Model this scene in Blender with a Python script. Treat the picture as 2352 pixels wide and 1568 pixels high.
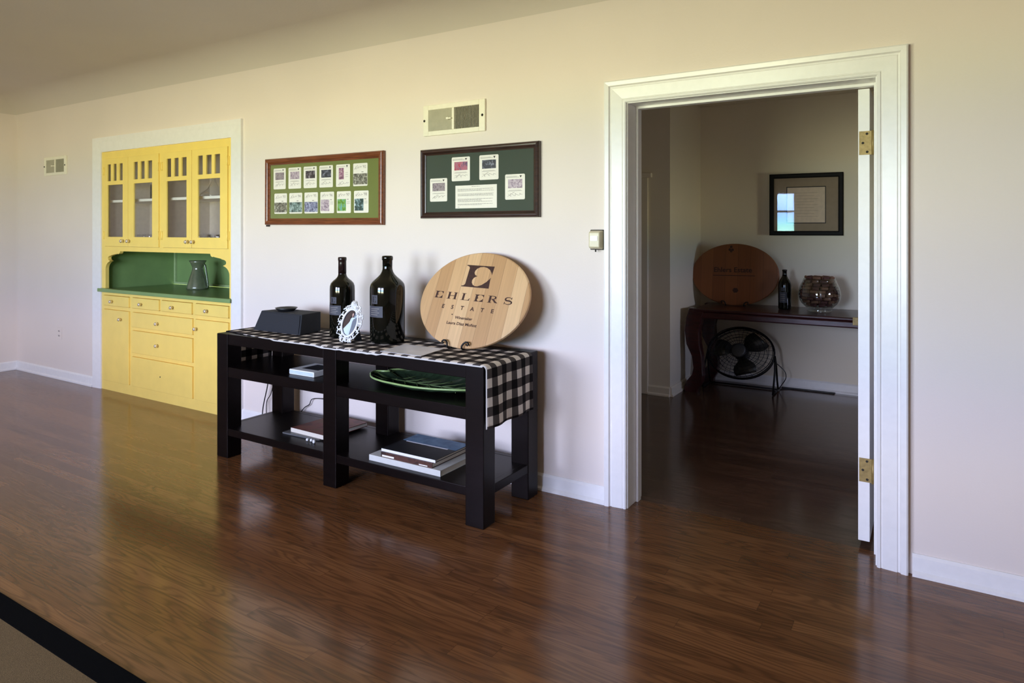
import bpy, math, random
from math import sin, cos, pi, radians as R
from mathutils import Vector, Matrix

random.seed(7)
for o in list(bpy.data.objects):
    bpy.data.objects.remove(o)
scene = bpy.context.scene
COL = scene.collection

# ------------------------------------------------------------------ camera
cd = bpy.data.cameras.new('camera')
cam = bpy.data.objects.new('camera', cd)
COL.objects.link(cam)
cam.location = (0, -3.223, 1.40)
cam.rotation_euler = (R(90), 0, R(31.8))
cd.sensor_width = 36
cd.lens = 23.878
cd.shift_y = -0.1076
cd.clip_start = 0.05
scene.camera = cam

# ------------------------------------------------------------------ exposure
vs = scene.view_settings
vs.view_transform = 'Standard'
vs.look = 'None'
vs.gamma = 1
vs.use_curve_mapping = False
vs.exposure = 0.0

# ------------------------------------------------------------------ sky and daylight
SKY = 44.5
w = bpy.data.worlds.new('daylight')
scene.world = w
w.use_nodes = True
nt = w.node_tree
bg = nt.nodes['Background']
tc = nt.nodes.new('ShaderNodeTexCoord')
sx = nt.nodes.new('ShaderNodeSeparateXYZ')
mr = nt.nodes.new('ShaderNodeMapRange')
mr.inputs[1].default_value = -1
mr.inputs[2].default_value = 1
cr = nt.nodes.new('ShaderNodeValToRGB')
el = cr.color_ramp.elements
el[0].position = 0.0
el[0].color = (0.14, 0.14, 0.10, 1)
el[1].position = 1.0
el[1].color = (0.26, 0.33, 0.56, 1)
for p, c in ((0.37, (0.15, 0.15, 0.11, 1)), (0.43, (0.52, 0.52, 0.33, 1)), (0.455, (0.74, 0.74, 0.48, 1)), (0.49, (0.76, 0.76, 0.54, 1)), (0.4975, (0.34, 0.62, 0.54, 1)),
             (0.506, (0.18, 0.48, 0.50, 1)), (0.510, (0.20, 0.38, 0.76, 1)), (0.525, (0.34, 0.54, 0.98, 1)), (0.54, (0.82, 0.86, 1.0, 1)),
             (0.57, (0.66, 0.71, 0.96, 1)), (0.64, (0.38, 0.45, 0.72, 1))):
    e = el.new(p)
    e.color = c
nt.links.new(tc.outputs['Generated'], sx.inputs[0])
nt.links.new(sx.outputs[2], mr.inputs[0])
nt.links.new(mr.outputs[0], cr.inputs[0])
nt.links.new(cr.outputs[0], bg.inputs[0])
bg.inputs[1].default_value = SKY

# windows of the room: (x0, x1, z0, z1) in the wall behind the camera
YF = -5.3
WIN = [(-4.60, -3.0, 0.75, 2.2), (-2.55, -1.15, 0.75, 2.2)]
HWIN = (1.35, 1.85, 1.05, 1.5)                 # small window at the right end of the hall: (y0, y1, z0, z1)
scene.cycles.diffuse_bounces = 8
for i, (a, b, c, d) in enumerate(WIN):
    l = bpy.data.lights.new('window_portal', 'AREA')
    l.shape = 'RECTANGLE'
    l.size = b - a
    l.size_y = d - c
    l.cycles.is_portal = True
    lo = bpy.data.objects.new('window_portal', l)
    COL.objects.link(lo)
    lo.location = ((a + b) / 2, YF - 0.13, (c + d) / 2)
    lo.rotation_euler = (R(90), 0, 0)
l = bpy.data.lights.new('window_portal', 'AREA')
l.shape = 'RECTANGLE'
l.size = HWIN[1] - HWIN[0]
l.size_y = HWIN[3] - HWIN[2]
l.cycles.is_portal = True
lo = bpy.data.objects.new('window_portal', l)
COL.objects.link(lo)
lo.location = (1.71, (HWIN[0] + HWIN[1]) / 2, (HWIN[2] + HWIN[3]) / 2)
lo.rotation_euler = (R(90), 0, R(90))


# ================================================================== helpers
def lin(r, g, b):
    f = lambda c: (c / 255 / 12.92) if c / 255 <= 0.04045 else ((c / 255 + 0.055) / 1.055) ** 2.4
    return (f(r), f(g), f(b), 1)


class NT:
    def __init__(s, name):
        s.m = bpy.data.materials.new(name)
        s.m.use_nodes = True
        s.t = s.m.node_tree
        s.p = s.t.nodes['Principled BSDF']
        s.out = s.t.nodes['Material Output']

    def n(s, typ, ins=None, **kw):
        x = s.t.nodes.new('ShaderNode' + typ)
        for k, v in kw.items():
            setattr(x, k, v)
        for k, v in (ins or {}).items():
            if hasattr(v, 'bl_idname') or isinstance(v, bpy.types.NodeSocket):
                s.t.links.new(v, x.inputs[k])
            else:
                x.inputs[k].default_value = v
        return x

    def math(s, op, a, b=0.0, c=0.0):
        x = s.t.nodes.new('ShaderNodeMath')
        x.operation = op
        for i, v in enumerate((a, b, c)):
            if isinstance(v, bpy.types.NodeSocket):
                s.t.links.new(v, x.inputs[i])
            else:
                x.inputs[i].default_value = v
        return x.outputs[0]

    def ramp(s, fac, stops):
        x = s.t.nodes.new('ShaderNodeValToRGB')
        e = x.color_ramp.elements
        e[0].position, e[0].color = stops[0]
        e[1].position, e[1].color = stops[-1]
        for p, c in stops[1:-1]:
            q = e.new(p)
            q.color = c
        s.t.links.new(fac, x.inputs[0])
        return x.outputs[0]

    def coord(s, scale=(1, 1, 1), loc=(0, 0, 0), rot=(0, 0, 0), kind='Object'):
        t = s.t.nodes.new('ShaderNodeTexCoord')
        m = s.t.nodes.new('ShaderNodeMapping')
        m.inputs['Scale'].default_value = scale
        m.inputs['Location'].default_value = loc
        m.inputs['Rotation'].default_value = rot
        s.t.links.new(t.outputs[kind], m.inputs[0])
        return m.outputs[0]

    def set(s, **kw):
        for k, v in kw.items():
            k = k.replace('_', ' ')
            if isinstance(v, bpy.types.NodeSocket):
                s.t.links.new(v, s.p.inputs[k])
            else:
                s.p.inputs[k].default_value = v
        return s

    def bump(s, h, strength=0.2, dist=0.002):
        b = s.n('Bump', {'Height': h, 'Strength': strength, 'Distance': dist})
        s.t.links.new(b.outputs[0], s.p.inputs['Normal'])


def simple(name, col, rough=0.5, metal=0.0, spec=0.5, vary=0.06, scale=30, bump=0.0, coat=0.0):
    """plain coloured material with a little procedural mottling"""
    a = NT(name)
    v = a.coord()
    no = a.n('TexNoise', {'Vector': v, 'Scale': scale, 'Detail': 3.0})
    c = Vector(col[:3])
    lo = tuple(c * (1 - vary)) + (1,)
    hi = tuple(c * (1 + vary)) + (1,)
    a.set(Base_Color=a.ramp(no.outputs[0], [(0.3, lo), (0.7, hi)]), Roughness=rough, Metallic=metal)
    a.p.inputs['Specular IOR Level'].default_value = spec
    a.p.inputs['Coat Weight'].default_value = coat
    if bump:
        a.bump(no.outputs[0], bump)
    return a.m


def glass_mat(name, tint=(1, 1, 1, 1), refl=1.0):
    a = NT(name)
    tr = a.n('BsdfTransparent', {'Color': tint})
    gl = a.n('BsdfGlossy', {'Color': (1, 1, 1, 1), 'Roughness': 0.02})
    ge = a.n('NewGeometry')
    fr = a.n('Fresnel', {'IOR': a.math('MULTIPLY_ADD', ge.outputs['Backfacing'], 1 / 1.5 - 1.5, 1.5)})
    no = a.n('TexNoise', {'Vector': a.coord(), 'Scale': 4.0})
    f = a.math('MULTIPLY', fr.outputs[0], a.math('MULTIPLY_ADD', no.outputs[0], 0.1, refl))
    mx = a.n('MixShader', {0: f, 1: tr.outputs[0], 2: gl.outputs[0]})
    a.t.links.new(mx.outputs[0], a.out.inputs[0])
    return a.m


def wood(name, c1, c2, scale=(2, 30, 30), rough=0.4, coat=0.0, spec=0.5):
    a = NT(name)
    v = a.coord(scale)
    no = a.n('TexNoise', {'Vector': v, 'Scale': 2.0, 'Detail': 6.0, 'Distortion': 0.6})
    a.set(Base_Color=a.ramp(no.outputs[0], [(0.3, c1), (0.7, c2)]), Roughness=rough)
    a.p.inputs['Coat Weight'].default_value = coat
    a.p.inputs['Specular IOR Level'].default_value = spec
    a.bump(no.outputs[0], 0.08, 0.001)
    return a.m


def floor_mat(name, tones, pw=0.068, rough=0.15):
    a = NT(name)
    t = a.n('TexCoord')
    s = a.n('SeparateXYZ', {0: t.outputs['Object']})
    X, Y = s.outputs[0], s.outputs[1]
    yr = a.math('DIVIDE', Y, pw)
    row = a.math('FLOOR', yr)
    fy = a.math('FRACT', yr)
    wn = a.n('TexWhiteNoise', {'W': row}, noise_dimensions='1D')
    xo = a.math('DIVIDE', a.math('ADD', X, a.math('MULTIPLY', wn.outputs['Value'], 7.0)), 1.35)
    colm = a.math('FLOOR', xo)
    fx = a.math('FRACT', xo)
    cmb = a.n('CombineXYZ', {0: colm, 1: row})
    idn = a.n('TexWhiteNoise', {'Vector': cmb.outputs[0]}, noise_dimensions='2D')
    pid = idn.outputs['Value']
    # grain coordinates shifted for each plank
    gv = a.n('CombineXYZ', {0: a.math('MULTIPLY', X, 1.3), 1: a.math('MULTIPLY_ADD', fy, 0.85, a.math('MULTIPLY', pid, 40.0)),
                            2: a.math('MULTIPLY', pid, 13.0)})
    big = a.n('TexNoise', {'Vector': gv.outputs[0], 'Scale': 1.2, 'Detail': 1.0, 'Distortion': 0.25})
    ring = a.math('SINE', a.math('MULTIPLY', big.outputs[0], 62.0))
    ring = a.math('POWER', a.math('MULTIPLY_ADD', ring, 0.5, 0.5), 2.0)
    fv = a.n('CombineXYZ', {0: a.math('MULTIPLY', X, 5.0), 1: a.math('MULTIPLY', Y, 260.0), 2: pid})
    fine = a.n('TexNoise', {'Vector': fv.outputs[0], 'Scale': 1.0, 'Detail': 3.0})
    base = a.ramp(pid, [(0.0, tones[0]), (0.5, tones[1]), (1.0, tones[2])])
    g = a.math('MULTIPLY_ADD', ring, -0.40, 1.10)
    g = a.math('MULTIPLY', g, a.math('MULTIPLY_ADD', fine.outputs[0], 0.8, 0.6))
    seam = a.math('MINIMUM', a.math('MINIMUM', fy, a.math('SUBTRACT', 1.0, fy)),
                  a.math('MULTIPLY', a.math('MINIMUM', fx, a.math('SUBTRACT', 1.0, fx)), 18.0))
    sm = a.n('MapRange', {0: seam, 1: 0.0, 2: 0.03, 3: 0.62, 4: 1.0})
    g = a.math('MULTIPLY', g, sm.outputs[0])
    gg = a.n('CombineXYZ', {0: g, 1: g, 2: g})
    mx = a.n('VectorMath', {0: base, 1: gg.outputs[0]}, operation='MULTIPLY')
    rr = a.math('MULTIPLY_ADD', ring, 0.05, rough)
    a.set(Base_Color=mx.outputs[0], Roughness=rr)
    a.p.inputs['Specular IOR Level'].default_value = 0.55
    h = a.math('MULTIPLY', sm.outputs[0], 1.0)
    h = a.math('MULTIPLY_ADD', fine.outputs[0], 0.05, h)
    a.bump(h, 0.07, 0.0006)
    a.p.inputs['Specular Tint'].default_value = (1.0, 0.86, 0.72, 1)
    return a.m


def wall_mat(name, col, bump=0.25):
    a = NT(name)
    v = a.coord()
    n1 = a.n('TexNoise', {'Vector': v, 'Scale': 90.0, 'Detail': 2.0})
    n2 = a.n('TexNoise', {'Vector': v, 'Scale': 1.2, 'Detail': 2.0})
    c = Vector(col[:3])
    a.set(Base_Color=a.ramp(n2.outputs[0], [(0.3, tuple(c * 0.97) + (1,)), (0.7, tuple(c * 1.02) + (1,))]), Roughness=0.75)
    a.p.inputs['Specular IOR Level'].default_value = 0.25
    a.bump(n1.outputs[0], bump, 0.002)
    return a.m


def blotch(name, cols, scale=40):
    """printed picture: soft random patches of a few colours"""
    a = NT(name)
    v = a.coord()
    no = a.n('TexNoise', {'Vector': v, 'Scale': scale, 'Detail': 2.5, 'Distortion': 0.8})
    n = len(cols)
    a.set(Base_Color=a.ramp(no.outputs[0], [(0.32 + 0.36 * i / (n - 1), c) for i, c in enumerate(cols)]), Roughness=0.5)
    return a.m


class MB:
    """collects faces, then links them as ONE mesh object"""

    def __init__(s):
        s.v, s.f, s.mi, s.sm = [], [], [], []

    def add(s, vs_, fs, mat=0, smooth=False):
        b = len(s.v)
        s.v += [tuple(x) for x in vs_]
        for f in fs:
            s.f.append(tuple(b + i for i in f))
            s.mi.append(mat)
            s.sm.append(smooth)
        return s

    def box(s, x0, x1, y0, y1, z0, z1, mat=0):
        x0, x1 = min(x0, x1), max(x0, x1)
        y0, y1 = min(y0, y1), max(y0, y1)
        z0, z1 = min(z0, z1), max(z0, z1)
        return s.hexa([(x0, y0, z0), (x1, y0, z0), (x1, y1, z0), (x0, y1, z0),
                       (x0, y0, z1), (x1, y0, z1), (x1, y1, z1), (x0, y1, z1)], mat)

    def hexa(s, v, mat=0):
        return s.add(v, [(0, 3, 2, 1), (4, 5, 6, 7), (0, 1, 5, 4), (1, 2, 6, 5), (2, 3, 7, 6), (3, 0, 4, 7)], mat)

    def lathe(s, prof, c=(0, 0, 0), seg=40, mat=0, cap=True, axis='Z', smooth=True):
        n = len(prof)
        vs_ = []
        for r, h in prof:
            for k in range(seg):
                a = 2 * pi * k / seg
                if axis == 'Z':
                    vs_.append((c[0] + r * cos(a), c[1] + r * sin(a), c[2] + h))
                elif axis == 'Y':
                    vs_.append((c[0] + r * cos(a), c[1] - h, c[2] + r * sin(a)))
                else:
                    vs_.append((c[0] + h, c[1] + r * cos(a), c[2] + r * sin(a)))
        fs = []
        for i in range(n - 1):
            for k in range(seg):
                fs.append((i * seg + k, i * seg + (k + 1) % seg, (i + 1) * seg + (k + 1) % seg, (i + 1) * seg + k))
        s.add(vs_, fs, mat, smooth)
        if cap:
            b = len(s.v) - n * seg
            s.f.append(tuple(b + k for k in range(seg))[::-1])
            s.f.append(tuple(b + (n - 1) * seg + k for k in range(seg)))
            s.mi += [mat, mat]
            s.sm += [False, False]
        return s

    def tube(s, pts, r, seg=8, mat=0, closed=False, radii=None):
        pts = [Vector(p) for p in pts]
        n = len(pts)
        vs_ = []
        up = None
        for i, p in enumerate(pts):
            if closed:
                t = pts[(i + 1) % n] - pts[i - 1]
            else:
                t = pts[min(i + 1, n - 1)] - pts[max(i - 1, 0)]
            t.normalize()
            if up is None:
                up = Vector((0, 0, 1)) if abs(t.z) < 0.9 else Vector((1, 0, 0))
            a = t.cross(up)
            if a.length < 1e-4:
                a = t.cross(Vector((0.3, 1, 0.2)))
            a.normalize()
            b = a.cross(t)
            up = b
            rr = radii[i] if radii else r
            for k in range(seg):
                an = 2 * pi * k / seg
                vs_.append(p + (a * cos(an) + b * sin(an)) * rr)
        fs = []
        for i in range(n if closed else n - 1):
            j = (i + 1) % n
            for k in range(seg):
                fs.append((i * seg + k, i * seg + (k + 1) % seg, j * seg + (k + 1) % seg, j * seg + k))
        if not closed:
            fs.append(tuple(range(seg))[::-1])
            fs.append(tuple((n - 1) * seg + k for k in range(seg)))
        return s.add(vs_, fs, mat, True)

    def prism(s, poly, h0, h1, fn=None, mat=0):
        """poly: 2-D outline; fn(u, v, h) -> 3-D point"""
        fn = fn or (lambda u, v, h: (u, -h, v))
        n = len(poly)
        vs_ = [fn(u, v, h0) for u, v in poly] + [fn(u, v, h1) for u, v in poly]
        fs = [tuple(range(n))[::-1], tuple(range(n, 2 * n))]
        fs += [(i, (i + 1) % n, n + (i + 1) % n, n + i) for i in range(n)]
        return s.add(vs_, fs, mat)

    def flat(s, vs2, fs, fn, mat=0):
        return s.add([fn(u, v) for u, v in vs2], fs, mat)

    def build(s, name, mats, parent=None, origin=(0, 0, 0), bevel=0.0, seg=2):
        me = bpy.data.meshes.new(name)
        ox, oy, oz = origin
        me.from_pydata([(x - ox, y - oy, z - oz) for x, y, z in s.v], [], s.f)
        if not isinstance(mats, (list, tuple)):
            mats = [mats]
        for m in mats:
            me.materials.append(m)
        me.polygons.foreach_set('material_index', s.mi)
        me.polygons.foreach_set('use_smooth', s.sm)
        me.update()
        o = bpy.data.objects.new(name, me)
        COL.objects.link(o)
        if parent:
            o.parent = parent
        else:
            o.location = origin
        if bevel:
            b = o.modifiers.new('bevel', 'BEVEL')
            b.width = bevel
            b.segments = seg
            b.limit_method = 'ANGLE'
            b.angle_limit = R(40)
        return o


def thing(name, label, cat, loc=(0, 0, 0), rot=(0, 0, 0), group=None):
    o = bpy.data.objects.new(name, None)
    o.empty_display_size = 0.05
    COL.objects.link(o)
    o.location = loc
    o.rotation_euler = rot
    o['label'] = label
    o['category'] = cat
    if group:
        o['group'] = group
    return o


def tag(o, label, cat, group=None):
    o['label'] = label
    o['category'] = cat
    if group:
        o['group'] = group
    return o


def struct(o, label=None):
    o['kind'] = 'structure'
    if label:
        o['label'] = label
    return o


def text2d(body, size, align='CENTER', sx_=1.0, spacing=1.0, bold=0.0):
    cu = bpy.data.curves.new('lettering', 'FONT')
    cu.body = body
    cu.size = size
    cu.align_x = align
    cu.space_character = spacing
    cu.resolution_u = 3
    cu.offset = bold
    ob = bpy.data.objects.new('lettering', cu)
    COL.objects.link(ob)
    dg = bpy.context.evaluated_depsgraph_get()
    me = bpy.data.meshes.new_from_object(ob.evaluated_get(dg))
    v = [(p.co.x * sx_, p.co.y) for p in me.vertices]
    f = [tuple(p.vertices) for p in me.polygons]
    bpy.data.objects.remove(ob)
    bpy.data.meshes.remove(me)
    bpy.data.curves.remove(cu)
    return v, f


def arc(cx, cz, rx, rz, a0, a1, n):
    return [(cx + rx * cos(R(a0 + (a1 - a0) * i / n)), cz + rz * sin(R(a0 + (a1 - a0) * i / n))) for i in range(n + 1)]


def ribbon2d(pts, wd):
    """2-D stroke as a quad strip; wd number or list"""
    n = len(pts)
    vs_, fs = [], []
    for i, (x, y) in enumerate(pts):
        x0, y0 = pts[max(i - 1, 0)]
        x1, y1 = pts[min(i + 1, n - 1)]
        dx, dy = x1 - x0, y1 - y0
        L = math.hypot(dx, dy) or 1
        h = (wd[i] if isinstance(wd, (list, tuple)) else wd) / 2
        vs_ += [(x - dy / L * h, y + dx / L * h), (x + dy / L * h, y - dx / L * h)]
    for i in range(n - 1):
        fs.append((2 * i, 2 * i + 1, 2 * i + 3, 2 * i + 2))
    return vs_, fs


def sweep_frame(mb, x0, x1, z0, z1, prof, y=0.0, closed=True, mat=0):
    """moulding swept round a rectangle with mitred corners.
    prof: (d, h): d outward from the inner edge, h towards the room (-y)"""
    loops = []
    for d, h in prof:
        if closed:
            loops.append([(x0 - d, y - h, z0 - d), (x0 - d, y - h, z1 + d), (x1 + d, y - h, z1 + d), (x1 + d, y - h, z0 - d)])
        else:
            loops.append([(x0 - d, y - h, z0), (x0 - d, y - h, z1 + d), (x1 + d, y - h, z1 + d), (x1 + d, y - h, z0)])
    m = 4
    vs_ = [p for L in loops for p in L]
    fs = []
    n = len(prof)
    for i in range(n):
        j = (i + 1) % n
        for k in range(m if closed else m - 1):
            kk = (k + 1) % m
            fs.append((i * m + k, i * m + kk, j * m + kk, j * m + k))
    if not closed:
        fs.append(tuple(i * m for i in range(n)))
        fs.append(tuple(i * m + 3 for i in range(n))[::-1])
    mb.add(vs_, fs, mat)
    return mb


# ================================================================== materials
M = {}
M['wall'] = wall_mat('painted plaster', lin(230, 219, 210))
M['hallwall'] = wall_mat('hall plaster', lin(236, 226, 208))
M['ceil'] = wall_mat('shaded ceiling plaster', lin(212, 203, 192))  # wall tone darkened, ceiling shade put into the colour
M['trim'] = simple('white gloss paint', lin(238, 236, 234), 0.3, vary=0.02)
M['floor'] = floor_mat('oak strip floor', (lin(97, 61, 35), lin(109, 70, 40), lin(124, 82, 48)))
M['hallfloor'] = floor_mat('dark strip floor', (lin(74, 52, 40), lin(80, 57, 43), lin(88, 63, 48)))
M['yellow'] = simple('yellow gloss paint', lin(250, 219, 116), 0.38, vary=0.03, scale=8)
M['green'] = simple('green gloss paint', lin(126, 154, 96), 0.3, vary=0.05, scale=8)
M['greenlight'] = simple('pale green paint', lin(160, 180, 128), 0.35)
M['cabin'] = simple('cabinet interior paint', lin(190, 178, 168), 0.6)
M['white'] = simple('white paint', lin(240, 240, 236), 0.45, vary=0.02)
M['glass'] = glass_mat('window glass')
M['bowlglass'] = glass_mat('bowl glass', (0.93, 0.95, 0.94, 1), 1.6)
M['knob'] = simple('pale metal knob', lin(235, 220, 190), 0.25, 0.6)
M['black'] = wood('black stained wood', lin(8, 5, 5), lin(14, 9, 9), (2, 20, 20), 0.34, 0.0, 0.18)
M['black'].node_tree.nodes['Principled BSDF'].inputs['Specular Tint'].default_value = (1.0, 0.84, 0.78, 1)
M['blackfab'] = simple('black speaker cloth', lin(34, 35, 40), 0.85, vary=0.5, scale=900, bump=0.3)
M['blackmetal'] = simple('black wrought iron', lin(20, 18, 18), 0.45, 0.4)
M['blackplastic'] = simple('black plastic', lin(22, 22, 24), 0.4)
M['bottle'] = simple('dark bottle glass', lin(9, 10, 6), 0.05, spec=0.5, vary=0.2)
M['capsule'] = simple('dark capsule foil', lin(30, 16, 16), 0.25)
M['label'] = simple('slate label paper', lin(62, 62, 72), 0.6, vary=0.12, scale=200)
M['ink'] = simple('black ink', lin(26, 24, 26), 0.6)
M['paper'] = simple('cream paper', lin(240, 236, 226), 0.6, vary=0.02)
M['greyink'] = simple('grey ink', lin(140, 134, 128), 0.6)
M['frosted'] = simple('grey sheet', lin(232, 234, 240), 0.35, vary=0.08, scale=12)
M['brass'] = simple('tarnished brass', lin(150, 128, 78), 0.45, 0.35, vary=0.2, scale=60)
M['mahog'] = wood('dark red mahogany', lin(44, 16, 18), lin(70, 28, 28), (3, 20, 20), 0.28, 0.3)
M['cork'] = simple('cork', lin(128, 90, 68), 0.85, vary=0.3, scale=140, bump=0.4)
M['corkred'] = simple('wine stained cork', lin(84, 48, 44), 0.85, vary=0.3, scale=140, bump=0.4)
M['burn'] = simple('burnt engraving', lin(62, 36, 26), 0.8, vary=0.25, scale=90)
M['frame1'] = wood('reddish oak frame', lin(92, 46, 24), lin(132, 74, 42), (4, 40, 40), 0.3, 0.3)
M['frame2'] = wood('dark walnut frame', lin(36, 20, 16), lin(62, 38, 30), (4, 40, 40), 0.3, 0.3)
M['mat1'] = simple('olive green mat board', lin(116, 126, 66), 0.9, vary=0.05, scale=300)
M['mat2'] = simple('dark green mat board', lin(62, 76, 66), 0.9, vary=0.05, scale=300)
M['creamplastic'] = simple('aged cream enamel', lin(206, 196, 164), 0.35, vary=0.06)
M['ventwhite'] = simple('cream vent enamel', lin(240, 234, 216), 0.4, vary=0.03)
M['ventgrey'] = simple('grey steel fins', lin(176, 170, 150), 0.5, 0.0)
M['ventdark'] = simple('dark duct', lin(40, 36, 30), 0.8)
M['plate'] = simple('green leaf glaze', lin(44, 60, 42), 0.22, vary=0.3, scale=30, spec=0.5)
M['platerim'] = simple('pale green glaze rim', lin(150, 178, 112), 0.2, vary=0.1)
M['pitcher'] = simple('grey green glaze', lin(96, 104, 80), 0.2, vary=0.12, scale=28, spec=0.9, bump=0.5, coat=0.6)
M['rug'] = simple('sisal weave', lin(104, 86, 58), 0.95, spec=0.1, vary=0.35, scale=420, bump=0.6)
M['rugband'] = simple('black rug binding', lin(8, 8, 8), 0.95, spec=0.05, vary=0.3, scale=300, bump=0.3)
M['silver'] = simple('white enamel filigree', lin(240, 240, 242), 0.25, 0.1, vary=0.03)
M['redbook'] = blotch('red brown cover', [lin(84, 34, 26), lin(120, 60, 48), lin(98, 66, 30)], 9)
M['brownbook'] = blotch('brown cover', [lin(40, 22, 18), lin(84, 48, 36), lin(60, 34, 26)], 22)
M['blackcover'] = blotch('black cover', [lin(16, 18, 20), lin(30, 32, 38)], 20)
M['bluecover'] = blotch('blue sky cover', [lin(66, 104, 140), lin(110, 146, 176)], 14)
M['greycover'] = simple('grey cover', lin(92, 92, 92), 0.4)
M['pages'] = simple('book pages', lin(220, 212, 196), 0.8, vary=0.1, scale=400)
M['silverink'] = simple('pale case', lin(190, 206, 216), 0.3)

# ================================================================== room shell
WT = 0.19                                     # thickness of the wall with the doorway
XL, XR = -7.92, 3.2
CX0, CX1, CZ1 = -6.30, -4.46, 2.105           # cabinet recess
DX0, DX1, DZ1 = -1.31, -0.205, 2.045          # doorway (clear of jambs)
JT = 0.02
ZC, RC = 2.73, 0.26

mb = MB()
top = ZC + 0.1
mb.box(XL, CX0, 0, WT, 0, top)
mb.box(CX0, CX1, 0, WT, CZ1, top)
mb.box(CX1, DX0 - JT, 0, WT, 0, top)
mb.box(DX0 - JT, DX1 + JT, 0, WT, DZ1 + JT, top)
mb.box(DX1 + JT, XR + 0.12, 0, WT, 0, top)
struct(mb.build('wall_back', M['wall']))
struct(MB().box(XL - 0.12, XL, YF, WT, 0, top).build('wall_left', M['wall']))
struct(MB().box(XR, XR + 0.12, YF, 0, 0, top).build('wall_right', M['wall']))
mb = MB()
xs = [XL - 0.12] + [q for wdw in WIN for q in wdw[:2]] + [XR + 0.12]
for i in range(0, len(xs), 2):
    mb.box(xs[i], xs[i + 1], YF - 0.14, YF, 0, top)
for a, b, c, d in WIN:
    mb.box(a, b, YF - 0.14, YF, 0, c)
    mb.box(a, b, YF - 0.14, YF, d, top)
struct(mb.build('wall_front', M['wall']))
for i, (a, b, c, d) in enumerate(WIN):
    mb = MB()
    sweep_frame(mb, a + 0.03, b - 0.03, c + 0.03, d - 0.03, [(0, 0), (0, 0.05), (0.03, 0.05), (0.03, 0)], YF - 0.02)
    sweep_frame(mb, a, b, c, d, [(0, 0), (0, 0.02), (0.09, 0.02), (0.09, 0)], YF + 0.0205)
    mb.box(a + 0.02, b - 0.02, YF - 0.06, YF - 0.025, 1.785, 1.83)
    wf = struct(mb.build('window_%d' % (i + 1), M['trim']))
    MB().box(a + 0.01, b - 0.01, YF - 0.050, YF - 0.046, c + 0.01, d - 0.01).build('pane', M['glass'], wf)

# ceiling with a plaster cove along the back and left walls
mb = MB()
dl = [0] + [RC * (1 - cos(R(a))) for a in range(8, 91, 8)] + [RC, 0.5, 1.5, 3, 5]
dl = sorted(set(round(q, 4) for q in dl))
ys = [-q for q in dl if q < -YF] + [YF]
xs = [XL + q for q in dl] + [XL + 7.5, XL + 9.5, XR]


def cz(x, y):
    d = min(-y, x - XL)
    if d >= RC:
        return ZC
    return ZC - RC + math.sqrt(max(0, RC * RC - (RC - d) ** 2))


vs_ = [(x, y, cz(x, y)) for y in ys for x in xs]
nx = len(xs)
fs = [(j * nx + i, (j + 1) * nx + i, (j + 1) * nx + i + 1, j * nx + i + 1) for j in range(len(ys) - 1) for i in range(nx - 1)]
mb.add(vs_, fs, 0, True)
mb.mi = [1 if max(vs_[i][2] for i in f) < ZC - 0.15 else 0 for f in fs]  # upper cove and flat ceiling get the darker tone: painted shade edge
struct(mb.build('ceiling', [M['ceil'], M['wall']]))

HF = 0.14                                     # where the hall floor begins
struct(MB().box(XL - 0.12, XR + 0.12, YF - 0.1, HF, -0.06, 0).build('floor', M['floor']))
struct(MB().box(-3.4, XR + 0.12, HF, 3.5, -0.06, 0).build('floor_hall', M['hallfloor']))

# hall behind the doorway
YB = 3.262
ZH = 2.585
struct(MB().box(-2.02, 1.72, YB, YB + 0.1, 0, ZH + 0.1).build('wall_hall_back', M['hallwall']))
struct(MB().box(-3.4, -1.894, 2.372, YB, 0, ZH + 0.1).build('wall_hall_left', M['hallwall']))
struct(MB().box(-3.5, -3.4, WT, 2.372, 0, ZH + 0.1).build('wall_hall_end', M['hallwall']))
mb = MB()
mb.box(1.6, 1.72, WT, HWIN[0], 0, ZH + 0.1)
mb.box(1.6, 1.72, HWIN[1], YB, 0, ZH + 0.1)
mb.box(1.6, 1.72, HWIN[0], HWIN[1], 0, HWIN[2])
mb.box(1.6, 1.72, HWIN[0], HWIN[1], HWIN[3], ZH + 0.1)
struct(mb.build('wall_hall_right', M['hallwall']))
mb = MB()
y0, y1, z0, z1 = HWIN
for q in ((y0, y0 + 0.03, z0, z1), (y1 - 0.03, y1, z0, z1), (y0, y1, z0, z0 + 0.03), (y0, y1, z1 - 0.03, z1)):
    mb.box(1.62, 1.66, *q)
wf = struct(mb.build('window_3', M['trim']))
MB().box(1.64, 1.643, y0 + 0.02, y1 - 0.02, z0 + 0.02, z1 - 0.02).build('pane', M['glass'], wf)
struct(MB().box(-3.5, 1.72, WT, YB + 0.1, ZH, ZH + 0.1).build('ceiling_hall', M['hallwall']))
mb = MB()
mb.box(-3.4, -2.085, 2.35, 2.372, 0, 1.86)
mb.box(-3.4, -2.05, 2.335, 2.372, 1.86, 1.90)
struct(mb.build('trim_4', M['hallwall'], bevel=0.004))

# baseboards
def base_run(name, pts, h=0.088, mat=None):
    """baseboard along x at y=0 or along y"""
    mb = MB()
    for (kind, a, b, at, s) in pts:
        prof = [(0, 0), (0.026, 0), (0.026, 0.012), (0.016, 0.022), (0.014, h - 0.012), (0.006, h), (0, h)]
        vs_ = []
        for t in (a, b):
            for d, z in prof:
                vs_.append((t, at + s * d, z) if kind == 'x' else (at + s * d, t, z))
        n = len(prof)
        fs = [(i, (i + 1) % n, n + (i + 1) % n, n + i) for i in range(n)] + [tuple(range(n)), tuple(range(n, 2 * n))[::-1]]
        mb.add(vs_, fs)
    return struct(mb.build(name, mat or M['trim']))


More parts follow.
